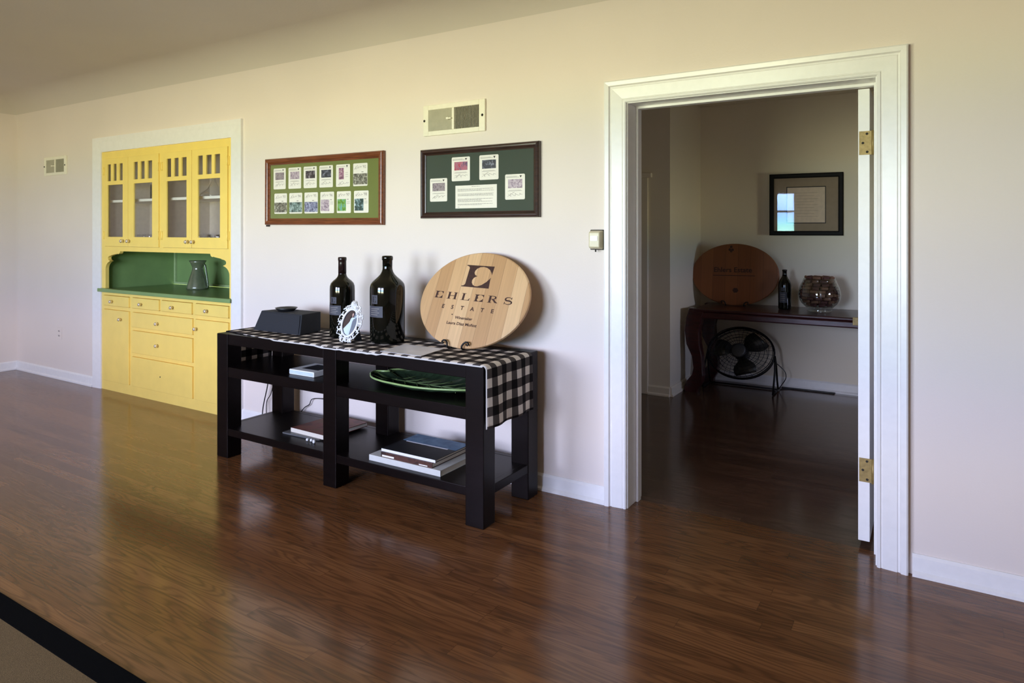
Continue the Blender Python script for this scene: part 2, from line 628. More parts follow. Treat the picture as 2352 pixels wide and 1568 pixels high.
base_run('baseboard_back', [('x', XL, -6.432, 0, -1), ('x', -4.344, -1.43, 0, -1), ('x', -0.072, XR, 0, -1)])
base_run('baseboard_left', [('y', YF, 0, XL, 1)])
base_run('baseboard_hall', [('x', -1.894, 1.6, YB, -1)])
base_run('baseboard_hall_left', [('x', -2.085, -1.894, 2.372, -1), ('y', 2.372, YB, -1.894, 1)], 0.08, M['hallwall'])

# door casing and jambs
CAS = [(0, 0), (0, 0.012), (0.005, 0.017), (0.013, 0.017), (0.017, 0.012), (0.021, 0.015), (0.074, 0.02), (0.078, 0.016),
       (0.084, 0.018), (0.089, 0.028), (0.108, 0.031), (0.114, 0.027), (0.114, 0)]
tr = struct(sweep_frame(MB(), DX0 - 0.005, DX1 + 0.005, 0, DZ1 + 0.004, CAS, 0, False).build('trim_1', M['trim']))
mb = MB()
mb.box(DX0 - JT, DX0, 0, WT, 0, DZ1 + JT)
mb.box(DX1, DX1 + JT, 0, WT, 0, DZ1 + JT)
mb.box(DX0, DX1, 0, WT, DZ1, DZ1 + JT)
mb.box(DX0, DX0 + 0.013, 0.105, 0.148, 0, DZ1)
mb.box(DX1 - 0.013, DX1, 0.105, 0.148, 0, DZ1)
mb.box(DX0 + 0.013, DX1 - 0.013, 0.105, 0.148, DZ1 - 0.013, DZ1)
struct(mb.build('trim_3', M['trim'], bevel=0.0015))

# door leaf, open into the hall, seen on its hinge edge
dr = struct(MB().box(-0.2835, -0.2375, 0.152, 1.22, 0.03, 2.03).build('door_1', M['trim'], bevel=0.002))
for zc in (1.79, 0.345):
    z0, z1 = zc - 0.052, zc + 0.052
    hg = MB().box(-0.279, -0.222, 0.1475, 0.1518, z0, z1).build('hinge', M['brass'], dr)
    mb = MB()
    for (sx0, dz) in ((-0.248, 0.04), (-0.264, 0.0), (-0.247, -0.04)):
        mb.lathe([(0.0055, 0), (0.004, 0.0012)], (sx0, 0.1475, zc + dz), 10, axis='Y')
    mb.build('screw', M['ventdark'], hg)
    MB().lathe([(0.006, -0.054), (0.006, 0.054)], (-0.2245, 0.146, zc), 12).build('pin', M['brass'], hg)

# ================================================================== built-in cabinet
CB = (-5.38, 0, 0)
cab = thing('built_in_cabinet', 'tall yellow built-in china cabinet with glass upper doors and drawers, set in the wall', 'cabinet', CB)
tr2 = struct(sweep_frame(MB(), CX0 + 0.004, CX1 - 0.004, 0, CZ1 - 0.002,
                         [(0, 0), (0, 0.014), (0.085, 0.02), (0.09, 0.02), (0.128, 0.022), (0.128, 0)], 0, False).build('trim_2', M['trim']))
# face frame: rails and stiles plus the scalloped board over the niche
FX0, FX1 = CX0 + 0.006, CX1 - 0.006
fy0, fy1 = -0.004, 0.026
mb = MB()
mb.box(FX0, FX1, fy0, fy1, 2.04, CZ1 - 0.004)
UD = [(-6.245, -5.863), (-5.859, -5.407), (-5.352, -4.954), (-4.950, -4.508)]   # upper doors
mb.box(FX0, -6.247, fy0, fy1, 1.266, 2.04)
mb.box(-5.405, -5.354, fy0, fy1, 1.266, 2.04)
mb.box(-4.506, FX1, fy0, fy1, 1.266, 2.04)
cx = -5.365
prof = [(-4.494, 0.896), (-4.494, 1.066)] + arc(-4.60, 1.066, 0.106, 0.074, 8, 76, 8) + \
       arc(-4.585, 1.162, 0.052, 0.024, -70, 88, 10) + [(-4.60, 1.192), (-4.683, 1.203)] + arc(-4.70, 1.232, 0.03, 0.03, -60, -170, 6)
prof = [p for p in prof]
left = [(2 * cx - x, z) for x, z in prof[::-1]]
outline = [(FX0, 0.896), (FX0, 1.266), (FX1, 1.266), (FX1, 0.896)] + prof + left
mb.prism(outline, -fy0, -fy1)
# lower frame
LZ0, LZ1 = 0.0, 0.862
mb.box(FX0, FX1, fy0, fy1, 0.838, LZ1)
mb.box(FX0, FX1, fy0, fy1, 0.714, 0.744)
mb.box(FX0, FX1, fy0, fy1, 0.0, 0.082)
for z0, z1 in ((0.082, 0.714), (0.744, 0.838)):
    mb.box(FX0, -6.257, fy0, fy1, z0, z1)
    mb.box(-4.492, FX1, fy0, fy1, z0, z1)
for a, b in ((-5.843, -5.799), (-5.396, -5.368), (-4.949, -4.910)):
    mb.box(a, b, fy0, fy1, 0.744, 0.838)
for a, b in ((-5.841, -5.799), (-4.940, -4.912)):
    mb.box(a, b, fy0, fy1, 0.082, 0.714)
mb.box(-5.799, -4.94, fy0, fy1, 0.559, 0.584)
mb.box(-5.799, -4.94, fy0, fy1, 0.336, 0.366)
mb.build('face_frame', M['yellow'], cab, CB)
# carcass: upper box, niche walls, lower box
mb = MB()
UY = 0.42
mb.box(FX0, FX1, 0.03, UY, 2.05, 2.07)
mb.box(FX0, FX1, UY, UY + 0.02, 1.25, 2.07)
mb.box(FX0, FX0 + 0.015, 0.03, UY, 1.27, 2.05)
mb.box(FX1 - 0.015, FX1, 0.03, UY, 1.27, 2.05)
mb.box(-5.40, -5.36, 0.03, UY, 1.27, 2.05)
mb.box(FX0, FX1, 0.03, UY, 1.25, 1.27)
mb.build('upper_case', M['cabin'], cab, CB)
mb = MB()
NY = 0.68
mb.box(FX0, FX0 + 0.012, 0.028, NY, 0.87, 1.249)
mb.box(FX1 - 0.012, FX1, 0.028, NY, 0.87, 1.249)
mb.box(FX0, FX1, NY, NY + 0.02, 0.87, 1.249)
mb.box(FX0, FX1, 0.028, NY, 1.24, 1.249)
mb.build('niche_lining', M['green'], cab, CB)
mb = MB()
mb.box(FX0 + 0.012, FX0 + 0.034, NY - 0.02, NY, 0.888, 1.24)
mb.box(FX0 + 0.034, FX1 - 0.012, NY - 0.02, NY, 0.888, 0.912)
mb.build('corner_batten', M['greenlight'], cab, CB, bevel=0.003)
MB().box(FX0, FX1, 0.05, 0.45, 0.02, 0.86).build('lower_case', M['yellow'], cab, CB)
for a, b in ((FX0 + 0.016, -5.405), (-5.355, FX1 - 0.016)):
    MB().box(a, b, 0.05, UY, 1.655, 1.677).build('shelf', M['white'], cab, CB, bevel=0.002)


def knob(x, y, z, parent, org, s=1.0):
    MB().lathe([(0.006 * s, 0), (0.006 * s, 0.012 * s), (0.013 * s, 0.018 * s), (0.015 * s, 0.026 * s), (0.011 * s, 0.033 * s),
                (0.003, 0.035 * s)], (x, y, z), 16, axis='Y').build('knob', M['knob'], parent, org)


SL = [[(-6.190, -6.135), (-6.095, -6.042), (-6.001, -5.945)], [(-5.774, -5.713), (-5.671, -5.610), (-5.566, -5.500)],
      [(-5.292, -5.231), (-5.190, -5.129), (-5.087, -5.022)], [(-4.874, -4.812), (-4.769, -4.701), (-4.663, -4.597)]]
KX = [-5.925, -5.832, -4.995, -4.92]
dy0, dy1 = -0.012, -0.002
for i, (a, b) in enumerate(UD):
    g0, g1 = SL[i][0][0], SL[i][2][1]
    mb = MB()
    z0, z1 = 1.268, 2.038
    mb.box(a, g0, dy0, dy1, z0, z1)
    mb.box(g1, b, dy0, dy1, z0, z1)
    mb.box(g0, g1, dy0, dy1, z0, 1.351)
    mb.box(g0, g1, dy0, dy1, 1.806, 1.840)
    mb.box(g0, g1, dy0, dy1, 1.988, z1)
    mb.box(SL[i][0][1], SL[i][1][0], dy0, dy1, 1.84, 1.988)
    mb.box(SL[i][1][1], SL[i][2][0], dy0, dy1, 1.84, 1.988)
    d = mb.build('glass_door', M['yellow'], cab, CB)
    MB().box(g0 - 0.01, g1 + 0.01, -0.0018, 0.0002, 1.34, 1.998).build('pane', M['glass'], d, CB)
    knob(KX[i], dy0, 1.316, d, CB, 1.05)
    hx = a if i % 2 == 0 else b
    s = -1 if i % 2 == 0 else 1
    for hz in (1.365, 1.93):
        mb = MB()
        mb.box(hx + s * 0.001, hx + s * 0.018, -0.009, -0.0045, hz - 0.035, hz + 0.035)
        mb.lathe([(0.006, -0.035), (0.006, 0.035)], (hx + s * 0.002, -0.014, hz), 10)
        mb.build('hinge', M['yellow'], d, CB)
DRW = [(-6.255, -5.845), (-5.797, -5.398), (-5.366, -4.951), (-4.908, -4.494)]
dy0, dy1 = -0.018, 0.03
DK = [-6.09, -5.64, -5.19, -4.74]
for (a, b), kx in zip(DRW, DK):
    d = MB().box(a, b, dy0, dy1, 0.747, 0.835).build('drawer', M['yellow'], cab, CB, bevel=0.004)
    knob(kx, dy0, 0.787, d, CB)
for z0, z1, kz in ((0.586, 0.712, 0.642), (0.368, 0.557, 0.462), (0.084, 0.334, None)):
    d = MB().box(-5.797, -4.942, dy0, dy1, z0, z1).build('drawer', M['yellow'], cab, CB, bevel=0.004)
    if kz:
        knob(-5.40, dy0, kz, d, CB)
    else:
        MB().lathe([(0.006, 0), (0.004, 0.002)], (-5.374, dy0, 0.208), 10, axis='Y').build('screw_hole', M['ventdark'], d, CB)
for a, b, kx in ((-6.255, -5.843, -5.95), (-4.910, -4.494, -4.875)):
    d = MB().box(a, b, dy0, dy1, 0.084, 0.712).build('cupboard_door', M['yellow'], cab, CB, bevel=0.004)
    knob(kx, dy0, 0.64, d, CB)
# worktop
mb = MB()
mb.box(FX0 + 0.0125, FX1 - 0.0125, 0.028, NY - 0.021, 0.864, 0.888)
mb.box(-6.315, -4.45, -0.037, -0.0225, 0.864, 0.895)
mb.box(FX0, FX1, -0.0225, 0.028, 0.864, 0.895)
tag(mb.build('worktop', M['green'], None, (-5.38, 0, 0.864), bevel=0.005),
    'green painted counter shelf running across the yellow cabinet under its niche', 'counter')

# pitcher on the counter
PC = (-5.53, 0.42, 0.889)
pt = thing('ceramic_pitcher', 'shiny grey-green flared ceramic pitcher on the green counter in the niche', 'pitcher', PC)
pr_ = [(0.088, 0), (0.094, 0.006), (0.092, 0.02), (0.078, 0.07), (0.060, 0.13), (0.047, 0.172), (0.044, 0.187), (0.050, 0.205), (0.062, 0.232), (0.073, 0.252),
       (0.070, 0.252), (0.058, 0.23), (0.044, 0.203), (0.038, 0.187), (0.05, 0.12), (0.07, 0.03), (0.03, 0.012)]
MB().lathe(pr_, (0, 0, 0), 40).build('body', M['pitcher'], pt)
ha = R(24)
hp = [(0.055, 0.228), (0.068, 0.214), (0.074, 0.19), (0.080, 0.15), (0.088, 0.10), (0.094, 0.06), (0.098, 0.03), (0.095, 0.016), (0.088, 0.012)]
mb = MB()
vs_ = []
for k, (r_, z) in enumerate(hp):
    for w_, o_ in ((-0.011, 0), (-0.007, 0.006), (0.007, 0.006), (0.011, 0), (0.0, -0.004)):
        rr = r_ + o_
        vs_.append((rr * cos(ha) - w_ * sin(ha), rr * sin(ha) + w_ * cos(ha), z))
n5 = 5
fs = [(i_ * 5 + k, i_ * 5 + (k + 1) % 5, (i_ + 1) * 5 + (k + 1) % 5, (i_ + 1) * 5 + k) for i_ in range(len(hp) - 1) for k in range(5)]
mb.add(vs_, fs + [(4, 3, 2, 1, 0), tuple((len(hp) - 1) * 5 + k for k in range(5))], 0, True)
mb.build('handle', M['pitcher'], pt)

# stemware and glass things behind the cabinet doors
M['crystal'] = glass_mat('crystal', (0.93, 0.94, 0.95, 1), 3.0)


def wine_glass(x, y, z, label, s=1.0):
    mb = MB()
    mb.lathe([(0.036 * s, 0), (0.034 * s, 0.003), (0.006 * s, 0.008), (0.0045 * s, 0.03), (0.0045 * s, 0.065 * s), (0.02 * s, 0.078 * s), (0.036 * s, 0.105 * s),
              (0.038 * s, 0.13 * s), (0.032 * s, 0.165 * s)], (0, 0, 0), 20, cap=False)
    o = mb.build('wine_glass', M['crystal'])
    o.location = (x, y, z)
    tag(o, label, 'wine glass', 'stemmed glasses on the cabinet bottom')


for k, x in enumerate((-5.07, -5.01, -4.95, -4.89, -4.83)):
    wine_glass(x, 0.14 + 0.03 * (k % 2), 1.271, 'small clear stemmed glass behind the rightmost cabinet door, low row', 0.62)
for k, x in enumerate((-5.95, -5.86, -5.77)):
    wine_glass(x, 0.13, 1.271, 'small clear stemmed glass behind the second cabinet door from left, low row', 0.62)
o = MB().lathe([(0.105, 0), (0.11, 0.012), (0.10, 0.03), (0.055, 0.06), (0.03, 0.10), (0.018, 0.13), (0.014, 0.16), (0.022, 0.175), (0.012, 0.19)], (0, 0, 0), 28, cap=False
               ).build('glass_decanter', M['crystal'])
o.location = (-4.98, 0.20, 1.678)
tag(o, 'wide-based clear glass decanter on the upper shelf behind the rightmost cabinet door', 'decanter')
o = MB().tube([(0.0, 0.055 * cos(a), 0.072 + 0.062 * sin(a)) for a in [2 * pi * k / 24 for k in range(24)]], 0.006, 8, closed=True).build('wire_ring', M['blackmetal'])
o.data.transform(Matrix.Rotation(R(62), 4, 'Z'))
o.data.transform(Matrix.Translation((0, 0, -0.004)))
o.location = (-5.845, 0.18, 1.678)
tag(o, 'dark wire ring standing on the shelf behind the second cabinet door', 'ornament')

# ================================================================== vents, outlet, thermostat
def vent(x0, x1, z0, z1, label, right_dark=True):
    xc, zc_ = (x0 + x1) / 2, (z0 + z1) / 2
    org = (xc, 0, zc_)
    t = thing('wall_vent', label, 'vent', org)
    wdt, h = x1 - x0, z1 - z0
    ix0, ix1 = x0 + 0.085 * wdt, x1 - 0.092 * wdt
    iz0, iz1 = z0 + 0.15 * h, z1 - 0.16 * h
    xm0, xm1 = x0 + 0.475 * wdt, x0 + 0.515 * wdt
    mb = MB()
    mb.box(x0, ix0, -0.014, 0, z0, z1)
    mb.box(ix1, x1, -0.014, 0, z0, z1)
    mb.box(ix0, ix1, -0.014, 0, z0, iz0)
    mb.box(ix0, ix1, -0.014, 0, iz1, z1)
    mb.box(xm0, xm1, -0.014, 0, iz0, iz1)
    f = mb.build('face_plate', M['ventwhite'], t, org, bevel=0.003)
    MB().box(ix0, ix1, -0.0025, -0.0005, iz0, iz1).build('duct', M['ventdark'], t, org)
    for (a, b, ang, n, nm) in ((ix0, xm0, 0.9, 34, 'fins'), (xm1, ix1, 0.34, 20, 'fins')):
        mb = MB()
        for k in range(n):
            xx = a + (b - a) * (k + 0.5) / n
            wd = (b - a) / n * ang
            mb.box(xx - wd / 2, xx + wd / 2, -0.0105 if n > 30 else -0.007, -0.003, iz0, iz1)
        mb.build(nm, M['ventgrey'], t, org)
    mb = MB()
    mb.box(xm0 - 0.02, xm0 + 0.004, -0.028, -0.014, zc_ - 0.004, zc_ + 0.004)
    mb.box(xm0 - 0.03, xm0 - 0.015, -0.03, -0.024, zc_ - 0.006, zc_ + 0.006)
    mb.build('lever', M['ventwhite'], t, org)
    for xx in (x0 + 0.02 * wdt, x1 - 0.04 * wdt):
        MB().lathe([(0.008, 0), (0.005, 0.004)], (xx, -0.014, zc_), 10, axis='Y').build('screw', M['ventdark'], t, org)


vent(-2.622, -2.172, 1.973, 2.157, 'cream metal air vent high on the wall above the dark-framed display')
vent(-7.335, -6.916, 1.935, 2.112, 'small cream air vent high on the wall left of the yellow cabinet')

ot = thing('wall_outlet', 'painted-over outlet low on the wall left of the yellow cabinet', 'outlet', (-7.06, 0, 0.43))
MB().box(-0.042, 0.042, -0.006, 0, -0.058, 0.058).build('cover_plate', M['wall'], ot, bevel=0.003)
for dz in (0.022, -0.022):
    mb = MB()
    mb.box(-0.012, -0.006, -0.0068, -0.006, dz - 0.007, dz + 0.007)
    mb.box(0.006, 0.012, -0.0068, -0.006, dz - 0.007, dz + 0.007)
    mb.build('socket', M['ventdark'], ot)

TH = (-1.474, 0, 1.356)
th = thing('thermostat', 'old cream wall thermostat with a small white window left of the door casing', 'thermostat', TH)
mb = MB()
mb.hexa([(-0.040, -0.012, -0.052), (0.040, -0.012, -0.052), (0.040, 0, -0.052), (-0.040, 0, -0.052),
         (-0.040, -0.012, 0.052), (0.040, -0.012, 0.052), (0.040, 0, 0.052), (-0.040, 0, 0.052)])
mb.build('back_plate', M['ventdark'], th, bevel=0.004)
mb = MB()
y0 = -0.052
mb.hexa([(-0.030, y0, -0.040), (0.030, y0, -0.040), (0.037, -0.012, -0.049), (-0.037, -0.012, -0.049),
         (-0.030, y0, 0.040), (0.030, y0, 0.040), (0.037, -0.012, 0.049), (-0.037, -0.012, 0.049)])
mb.build('cover', M['creamplastic'], th, bevel=0.006, seg=3)
MB().prism([(u * 0.021, v * 0.013 + 0.008) for u, v in ((-1, -.8), (-.8, -1), (.8, -1), (1, -.8), (1, .8), (.8, 1), (-.8, 1), (-1, .8))], 0.0515, 0.0545).build('dial_window', M['white'], th)
MB().lathe([(0.004, -0.062), (0.004, -0.048)], (0, -0.03, 0), 10).build('setting_lever', M['ventdark'], th)

# ================================================================== framed displays
art = {
    'mauve': blotch('mauve print', [lin(90, 78, 88), lin(168, 156, 160), lin(120, 104, 118)], 60),
    'dark': blotch('dark print', [lin(38, 34, 42), lin(62, 56, 66), lin(170, 160, 168)], 55),
    'night': blotch('night print', [lin(30, 34, 46), lin(52, 58, 72), lin(140, 144, 160)], 55),
    'rose': blotch('rose print', [lin(92, 60, 84), lin(170, 120, 146), lin(206, 186, 190)], 60),
    'grey': blotch('grey print', [lin(50, 50, 46), lin(120, 118, 104), lin(200, 198, 184)], 60),
    'teal': blotch('teal print', [lin(40, 62, 60), lin(110, 136, 132), lin(178, 196, 196)], 55),
    'blue': blotch('blue print', [lin(64, 70, 96), lin(130, 134, 166), lin(196, 200, 220)], 55),
    'field': blotch('green print', [lin(70, 120, 40), lin(126, 176, 70), lin(110, 170, 170)], 40),
    'forest': blotch('forest print', [lin(40, 62, 58), lin(76, 104, 104), lin(190, 214, 224)], 45),
    'lilac': blotch('lilac print', [lin(130, 112, 130), lin(184, 166, 180), lin(214, 204, 208)], 60),
    'red': blotch('red violet print', [lin(96, 74, 108), lin(180, 110, 130), lin(176, 40, 74)], 50),
}


def signature(mb, x, z, wdt, h, y, mat, seed):
    rnd = random.Random(seed)
    pts = []
    n = 26
    for k in range(n):
        t = k / (n - 1)
        pts.append((x - wdt / 2 + wdt * (t + 0.09 * sin(t * 19)), z + h * (0.42 * sin(t * 21 + seed) * (1 - 0.65 * t) + 0.25 * (t - 0.5))))
    v, f = ribbon2d(pts, 0.0016)
    mb.flat(v, f, lambda u, q: (u, y, q), mat)
    v, f = ribbon2d([(x - wdt * 0.55, z - h * 0.45), (x - wdt * 0.3, z + h * 0.1), (x - wdt * 0.05, z + h * 0.6), (x - wdt * 0.2, z + h * 0.55)], 0.0014)
    mb.flat(v, f, lambda u, q: (u, y - 0.0001, q), mat)


def card(parent, x0, x1, z0, z1, y, pic, style, seed, year=None):
    """small signed label card mounted on the mat; local coordinates"""
    wd, h = x1 - x0, z1 - z0
    b = wd * 0.04
    poly = [(x0 + b, z0), (x1 - b, z0), (x1, z0 + b), (x1, z1 - b), (x1 - b, z1), (x0 + b, z1), (x0, z1 - b), (x0, z0 + b)]
    mb = MB().prism(poly, -y, -y + 0.0012, mat=0)
    yy = y - 0.0016
    xc = (x0 + x1) / 2
    if style == 'a':          # crest and title on top, picture, signature below
        for k, (zz, l) in enumerate(((0.905, 0.6), (0.87, 0.72))):
            mb.box(x0 + 0.06 * wd, x0 + l * wd, yy, yy + 0.0003, z0 + zz * h, z0 + (zz + 0.012) * h, 1)
        mb.prism([(x1 - 0.27 * wd, z1 - 0.06 * h), (x1 - 0.15 * wd, z1 - 0.06 * h), (x1 - 0.21 * wd, z1 - 0.15 * h)], -yy - 0.0003, -yy, mat=2)
        for zz, l in ((0.36, 0.3), (0.335, 0.36)):
            mb.box(xc - l * wd, xc + l * wd, yy, yy + 0.0003, z0 + zz * h, z0 + (zz + 0.01) * h, 1)
        signature(mb, xc + 0.02 * wd, z0 + 0.2 * h, wd * 0.7, h * 0.16, yy, 1, seed)
        r = (x0 + 0.15 * wd, x1 - 0.13 * wd, z0 + 0.45 * h, z0 + 0.8 * h)
    elif style == 'b':        # tall picture with side lines
        mb.box(x0 + 0.06 * wd, x0 + 0.66 * wd, yy, yy + 0.0003, z0 + 0.9 * h, z0 + 0.912 * h, 1)
        mb.prism([(x1 - 0.27 * wd, z1 - 0.05 * h), (x1 - 0.15 * wd, z1 - 0.05 * h), (x1 - 0.21 * wd, z1 - 0.15 * h)], -yy - 0.0003, -yy, mat=2)
        for q in range(3):
            mb.box(x0 + 0.68 * wd, x0 + 0.86 * wd, yy, yy + 0.0003, z0 + (0.62 - 0.09 * q) * h, z0 + (0.632 - 0.09 * q) * h, 1)
        signature(mb, xc + 0.05 * wd, z0 + 0.16 * h, wd * 0.75, h * 0.15, yy, 1, seed)
        r = (x0 + 0.2 * wd, x0 + 0.56 * wd, z0 + 0.33 * h, z0 + 0.84 * h)
    else:                     # script title with the year on top, picture below
        signature(mb, x0 + 0.36 * wd, z0 + 0.82 * h, wd * 0.5, h * 0.16, yy, 1, seed)
        if year:
            v, f = text2d(year, 0.026, 'CENTER')
            mb.flat([(x0 + 0.78 * wd + u, z0 + 0.78 * h + q) for u, q in v], f, lambda u, q: (u, yy, q), 1)
        if style == 'c':
            mb.box(x0 + 0.58 * wd, x0 + 0.72 * wd, yy, yy + 0.0003, z0 + 0.60 * h, z0 + 0.63 * h, 1)
            r = (x0 + 0.015 * wd, x1 - 0.015 * wd, z0 + 0.07 * h, z0 + 0.55 * h)
        else:
            mb.box(x0 + 0.72 * wd, x0 + 0.84 * wd, yy, yy + 0.0003, z0 + 0.61 * h, z0 + 0.64 * h, 1)
            for q in range(3):
                mb.box(x0 + 0.72 * wd, x0 + 0.93 * wd, yy, yy + 0.0003, z0 + (0.52 - 0.05 * q) * h, z0 + (0.53 - 0.05 * q) * h, 1)
            r = (x0 + 0.05 * wd, x0 + 0.66 * wd, z0 + 0.1 * h, z0 + 0.64 * h)
    c = mb.build('label_card', [M['paper'], M['greyink'], M['ink']], parent)
    MB().box(r[0], r[1], yy - 0.0002, yy + 0.0004, r[2], r[3]).build('printed_picture', art[pic], c)
    return c


PF = [(-0.012, 0), (-0.012, 0.016), (-0.004, 0.018), (0.002, 0.026), (0.010, 0.031), (0.020, 0.032), (0.028, 0.029), (0.034, 0.022), (0.034, 0)]


def display(name, label, x0, x1, z0, z1, fw, fmat, mmat, roll):
    xc, zc_ = (x0 + x1) / 2, (z0 + z1) / 2
    t = thing(name, label, 'framed display', (xc, -0.002, zc_), (0, R(roll), 0))
    hx, hz = (x1 - x0) / 2, (z1 - z0) / 2
    s = fw / 0.034
    sweep_frame(MB(), -hx + fw, hx - fw, -hz + fw, hz - fw, [(d * s, h) for d, h in PF]).build('frame', fmat, t)
    MB().box(-hx + fw * 0.9, hx - fw * 0.9, -0.011, -0.002, -hz + fw * 0.9, hz - fw * 0.9).build('mat_board', mmat, t)
    MB().box(-hx + fw * 0.8, hx - fw * 0.8, -0.0156, -0.0146, -hz + fw * 0.8, hz - fw * 0.8).build('glass', M['glass'], t)
    return t, xc, zc_


t, xc, zc_ = display('framed_label_display', 'oak-framed olive display of twelve small label cards, left of the two wall frames',
                     -4.061, -2.937, 1.443, 1.911, 0.033, M['frame1'], M['mat1'], 0.3)
top_p = ['mauve', 'lilac', 'dark', 'night', 'rose', 'grey']
bot_p = ['grey', 'teal', 'blue', 'lilac', 'field', 'forest']
tx = [(-3.983, -3.856), (-3.827, -3.699), (-3.673, -3.544), (-3.519, -3.391), (-3.361, -3.234), (-3.205, -3.079)]
bx = [(-3.974, -3.842), (-3.818, -3.687), (-3.664, -3.533), (-3.509, -3.379), (-3.353, -3.225), (-3.197, -3.069)]
for i in range(6):
    st = 'a' if i < 4 else ('b' if i == 4 else 'c')
    card(t, tx[i][0] - xc, tx[i][1] - xc, 1.694 - zc_, 1.841 - zc_, -0.011, top_p[i], st, i, "'92" if st == 'c' else None)
    card(t, bx[i][0] - xc, bx[i][1] - xc, 1.521 - zc_, 1.664 - zc_, -0.011, bot_p[i], 'c' if i < 3 else 'd', 10 + i, "'9%d" % (3 + i))
MB().box(-0.555, -0.535, -0.02, -0.004, -0.247, -0.234).build('bumper', M['frame2'], t, bevel=0.002)

t, xc, zc_ = display('framed_letter_display', 'dark walnut-framed green display with four cards and a typed sheet, below the vent',
                     -2.634, -1.812, 1.477, 1.890, 0.027, M['frame2'], M['mat2'], 0)
for (a, b, c, d), pic, sd in (((-2.569, -2.440, 1.577, 1.715), 'mauve', 31), ((-2.407, -2.276, 1.693, 1.833), 'red', 32),
                              ((-2.210, -2.079, 1.693, 1.834), 'night', 33), ((-2.035, -1.906, 1.576, 1.717), 'lilac', 34)):
    card(t, a - xc, b - xc, c - zc_, d - zc_, -0.011, pic, 'a', sd)
mb = MB()
x0, x1, z0, z1 = -2.38 - xc, -2.09 - xc, 1.533 - zc_, 1.666 - zc_
mb.box(x0, x1, -0.0122, -0.0108, z0, z1, 0)
rnd = random.Random(5)
rows = [0.93, None, 0.83, 0.79, 0.75, None, 0.62, 0.58, 0.54, None, 0.40, 0.36, 0.32, 0.28, None, 0.18, 0.14, 0.05]
for r_ in rows:
    if r_ is None:
        continue
    zz = z0 + (z1 - z0) * r_
    xa = x0 + 0.06 * (x1 - x0) if r_ != 0.93 else x0 + 0.4 * (x1 - x0)
    xe = x0 + (x1 - x0) * (0.6 if r_ == 0.93 else 0.1 if r_ == 0.05 else rnd.choice([0.92, 0.93, 0.9, 0.64]))
    while xa < xe:
        l = rnd.uniform(0.006, 0.018)
        mb.box(xa, min(xa + l, xe), -0.0125, -0.0122, zz, zz + 0.0022, 1)
        xa += l + 0.0025
mb.build('typed_sheet', [M['paper'], M['greyink']], t)

# ================================================================== console table
TO = (-2.795, -0.33, 0)
ct = thing('console_table', 'long black wooden console table with two shelves against the wall', 'table', TO)
TX0, TX1, TY0, TY1, TZ = -3.80, -1.79, -0.59, -0.075, 0.765
LW, LD = 0.105, 0.10
MX0, MX1 = -2.859, -2.759
legx = [(TX0, TX0 + LW), (MX0, MX1), (TX1 - LW, TX1)]
for a, b in legx:
    for c in (TY0, TY1 - LD):
        MB().box(a, b, c, c + LD, 0, TZ).build('leg', M['black'], ct, TO, bevel=0.004)
MB().box(TX0 + 0.02, TX1 - 0.02, TY0 + 0.02, TY1 - 0.02, TZ - 0.03, TZ - 0.0005).build('table_top', M['black'], ct, TO)
for z0, z1, nm in ((0.70, TZ, 'apron'), (0.502, 0.562, 'shelf_rail'), (0.14, 0.184, 'bottom_rail')):
    for (a, b) in ((legx[0][1], MX0), (MX1, legx[2][0])):
        MB().box(a, b, TY0 + 0.003, TY0 + 0.035, z0, z1).build(nm, M['black'], ct, TO, bevel=0.003)
        if nm != 'shelf_rail':
            MB().box(a, b, TY1 - 0.035, TY1 - 0.003, z0 if nm == 'apron' else z0, z1).build(nm, M['black'], ct, TO, bevel=0.003)
    if nm != 'apron':
        for xx in (TX0 + 0.003, TX1 - 0.035):
            MB().box(xx, xx + 0.032, TY0 + LD, TY1 - LD, z0, z1).build(nm, M['black'], ct, TO, bevel=0.003)
    else:
        MB().box(TX1 - 0.035, TX1 - 0.003, TY0 + LD, TY1 - LD, z0, z1).build(nm, M['black'], ct, TO, bevel=0.003)
for z in (0.545, 0.166):
    MB().box(TX0 + 0.034, TX1 - 0.034, TY0 + 0.034, TY1 - 0.012, z, z + 0.017).build('shelf', M['black'], ct, TO)

# gingham runner
a = NT('black and white gingham')
uvn = a.n('UVMap')
uvn.uv_map = 'cloth'
sp = a.n('SeparateXYZ', {0: uvn.outputs[0]})
q = 0.0445
gx = a.math('GREATER_THAN', a.math('FRACT', a.math('DIVIDE', sp.outputs[0], 2 * q)), 0.5)
gy = a.math('GREATER_THAN', a.math('FRACT', a.math('DIVIDE', sp.outputs[1], 2 * q)), 0.5)
sm = a.math('DIVIDE', a.math('ADD', gx, gy), 2.0)
rp = a.n('ValToRGB', {0: sm})
rp.color_ramp.interpolation = 'CONSTANT'
e = rp.color_ramp.elements
e[0].position, e[0].color = 0.0, lin(242, 234, 224)
e[1].position, e[1].color = 0.25, lin(92, 86, 84)
e3 = e.new(0.75)
e3.color = lin(30, 27, 28)
hem = a.math('LESS_THAN', sp.outputs[1], 0.0075)
hm = a.n('MixRGB', {0: hem, 1: rp.outputs[0], 2: lin(228, 224, 218)})
wv = a.n('TexNoise', {'Vector': a.coord((900, 900, 900)), 'Scale': 1.0})
a.set(Base_Color=hm.outputs[0], Roughness=0.95)
a.p.inputs['Specular IOR Level'].default_value = 0.1
a.bump(wv.outputs[0], 0.3, 0.0008)
tl = a.n('BsdfTranslucent', {'Color': hm.outputs[0]})
ms = a.n('MixShader', {0: 0.22, 1: a.p.outputs[0], 2: tl.outputs[0]})
a.t.links.new(ms.outputs[0], a.out.inputs[0])
M['gingham'] = a.m

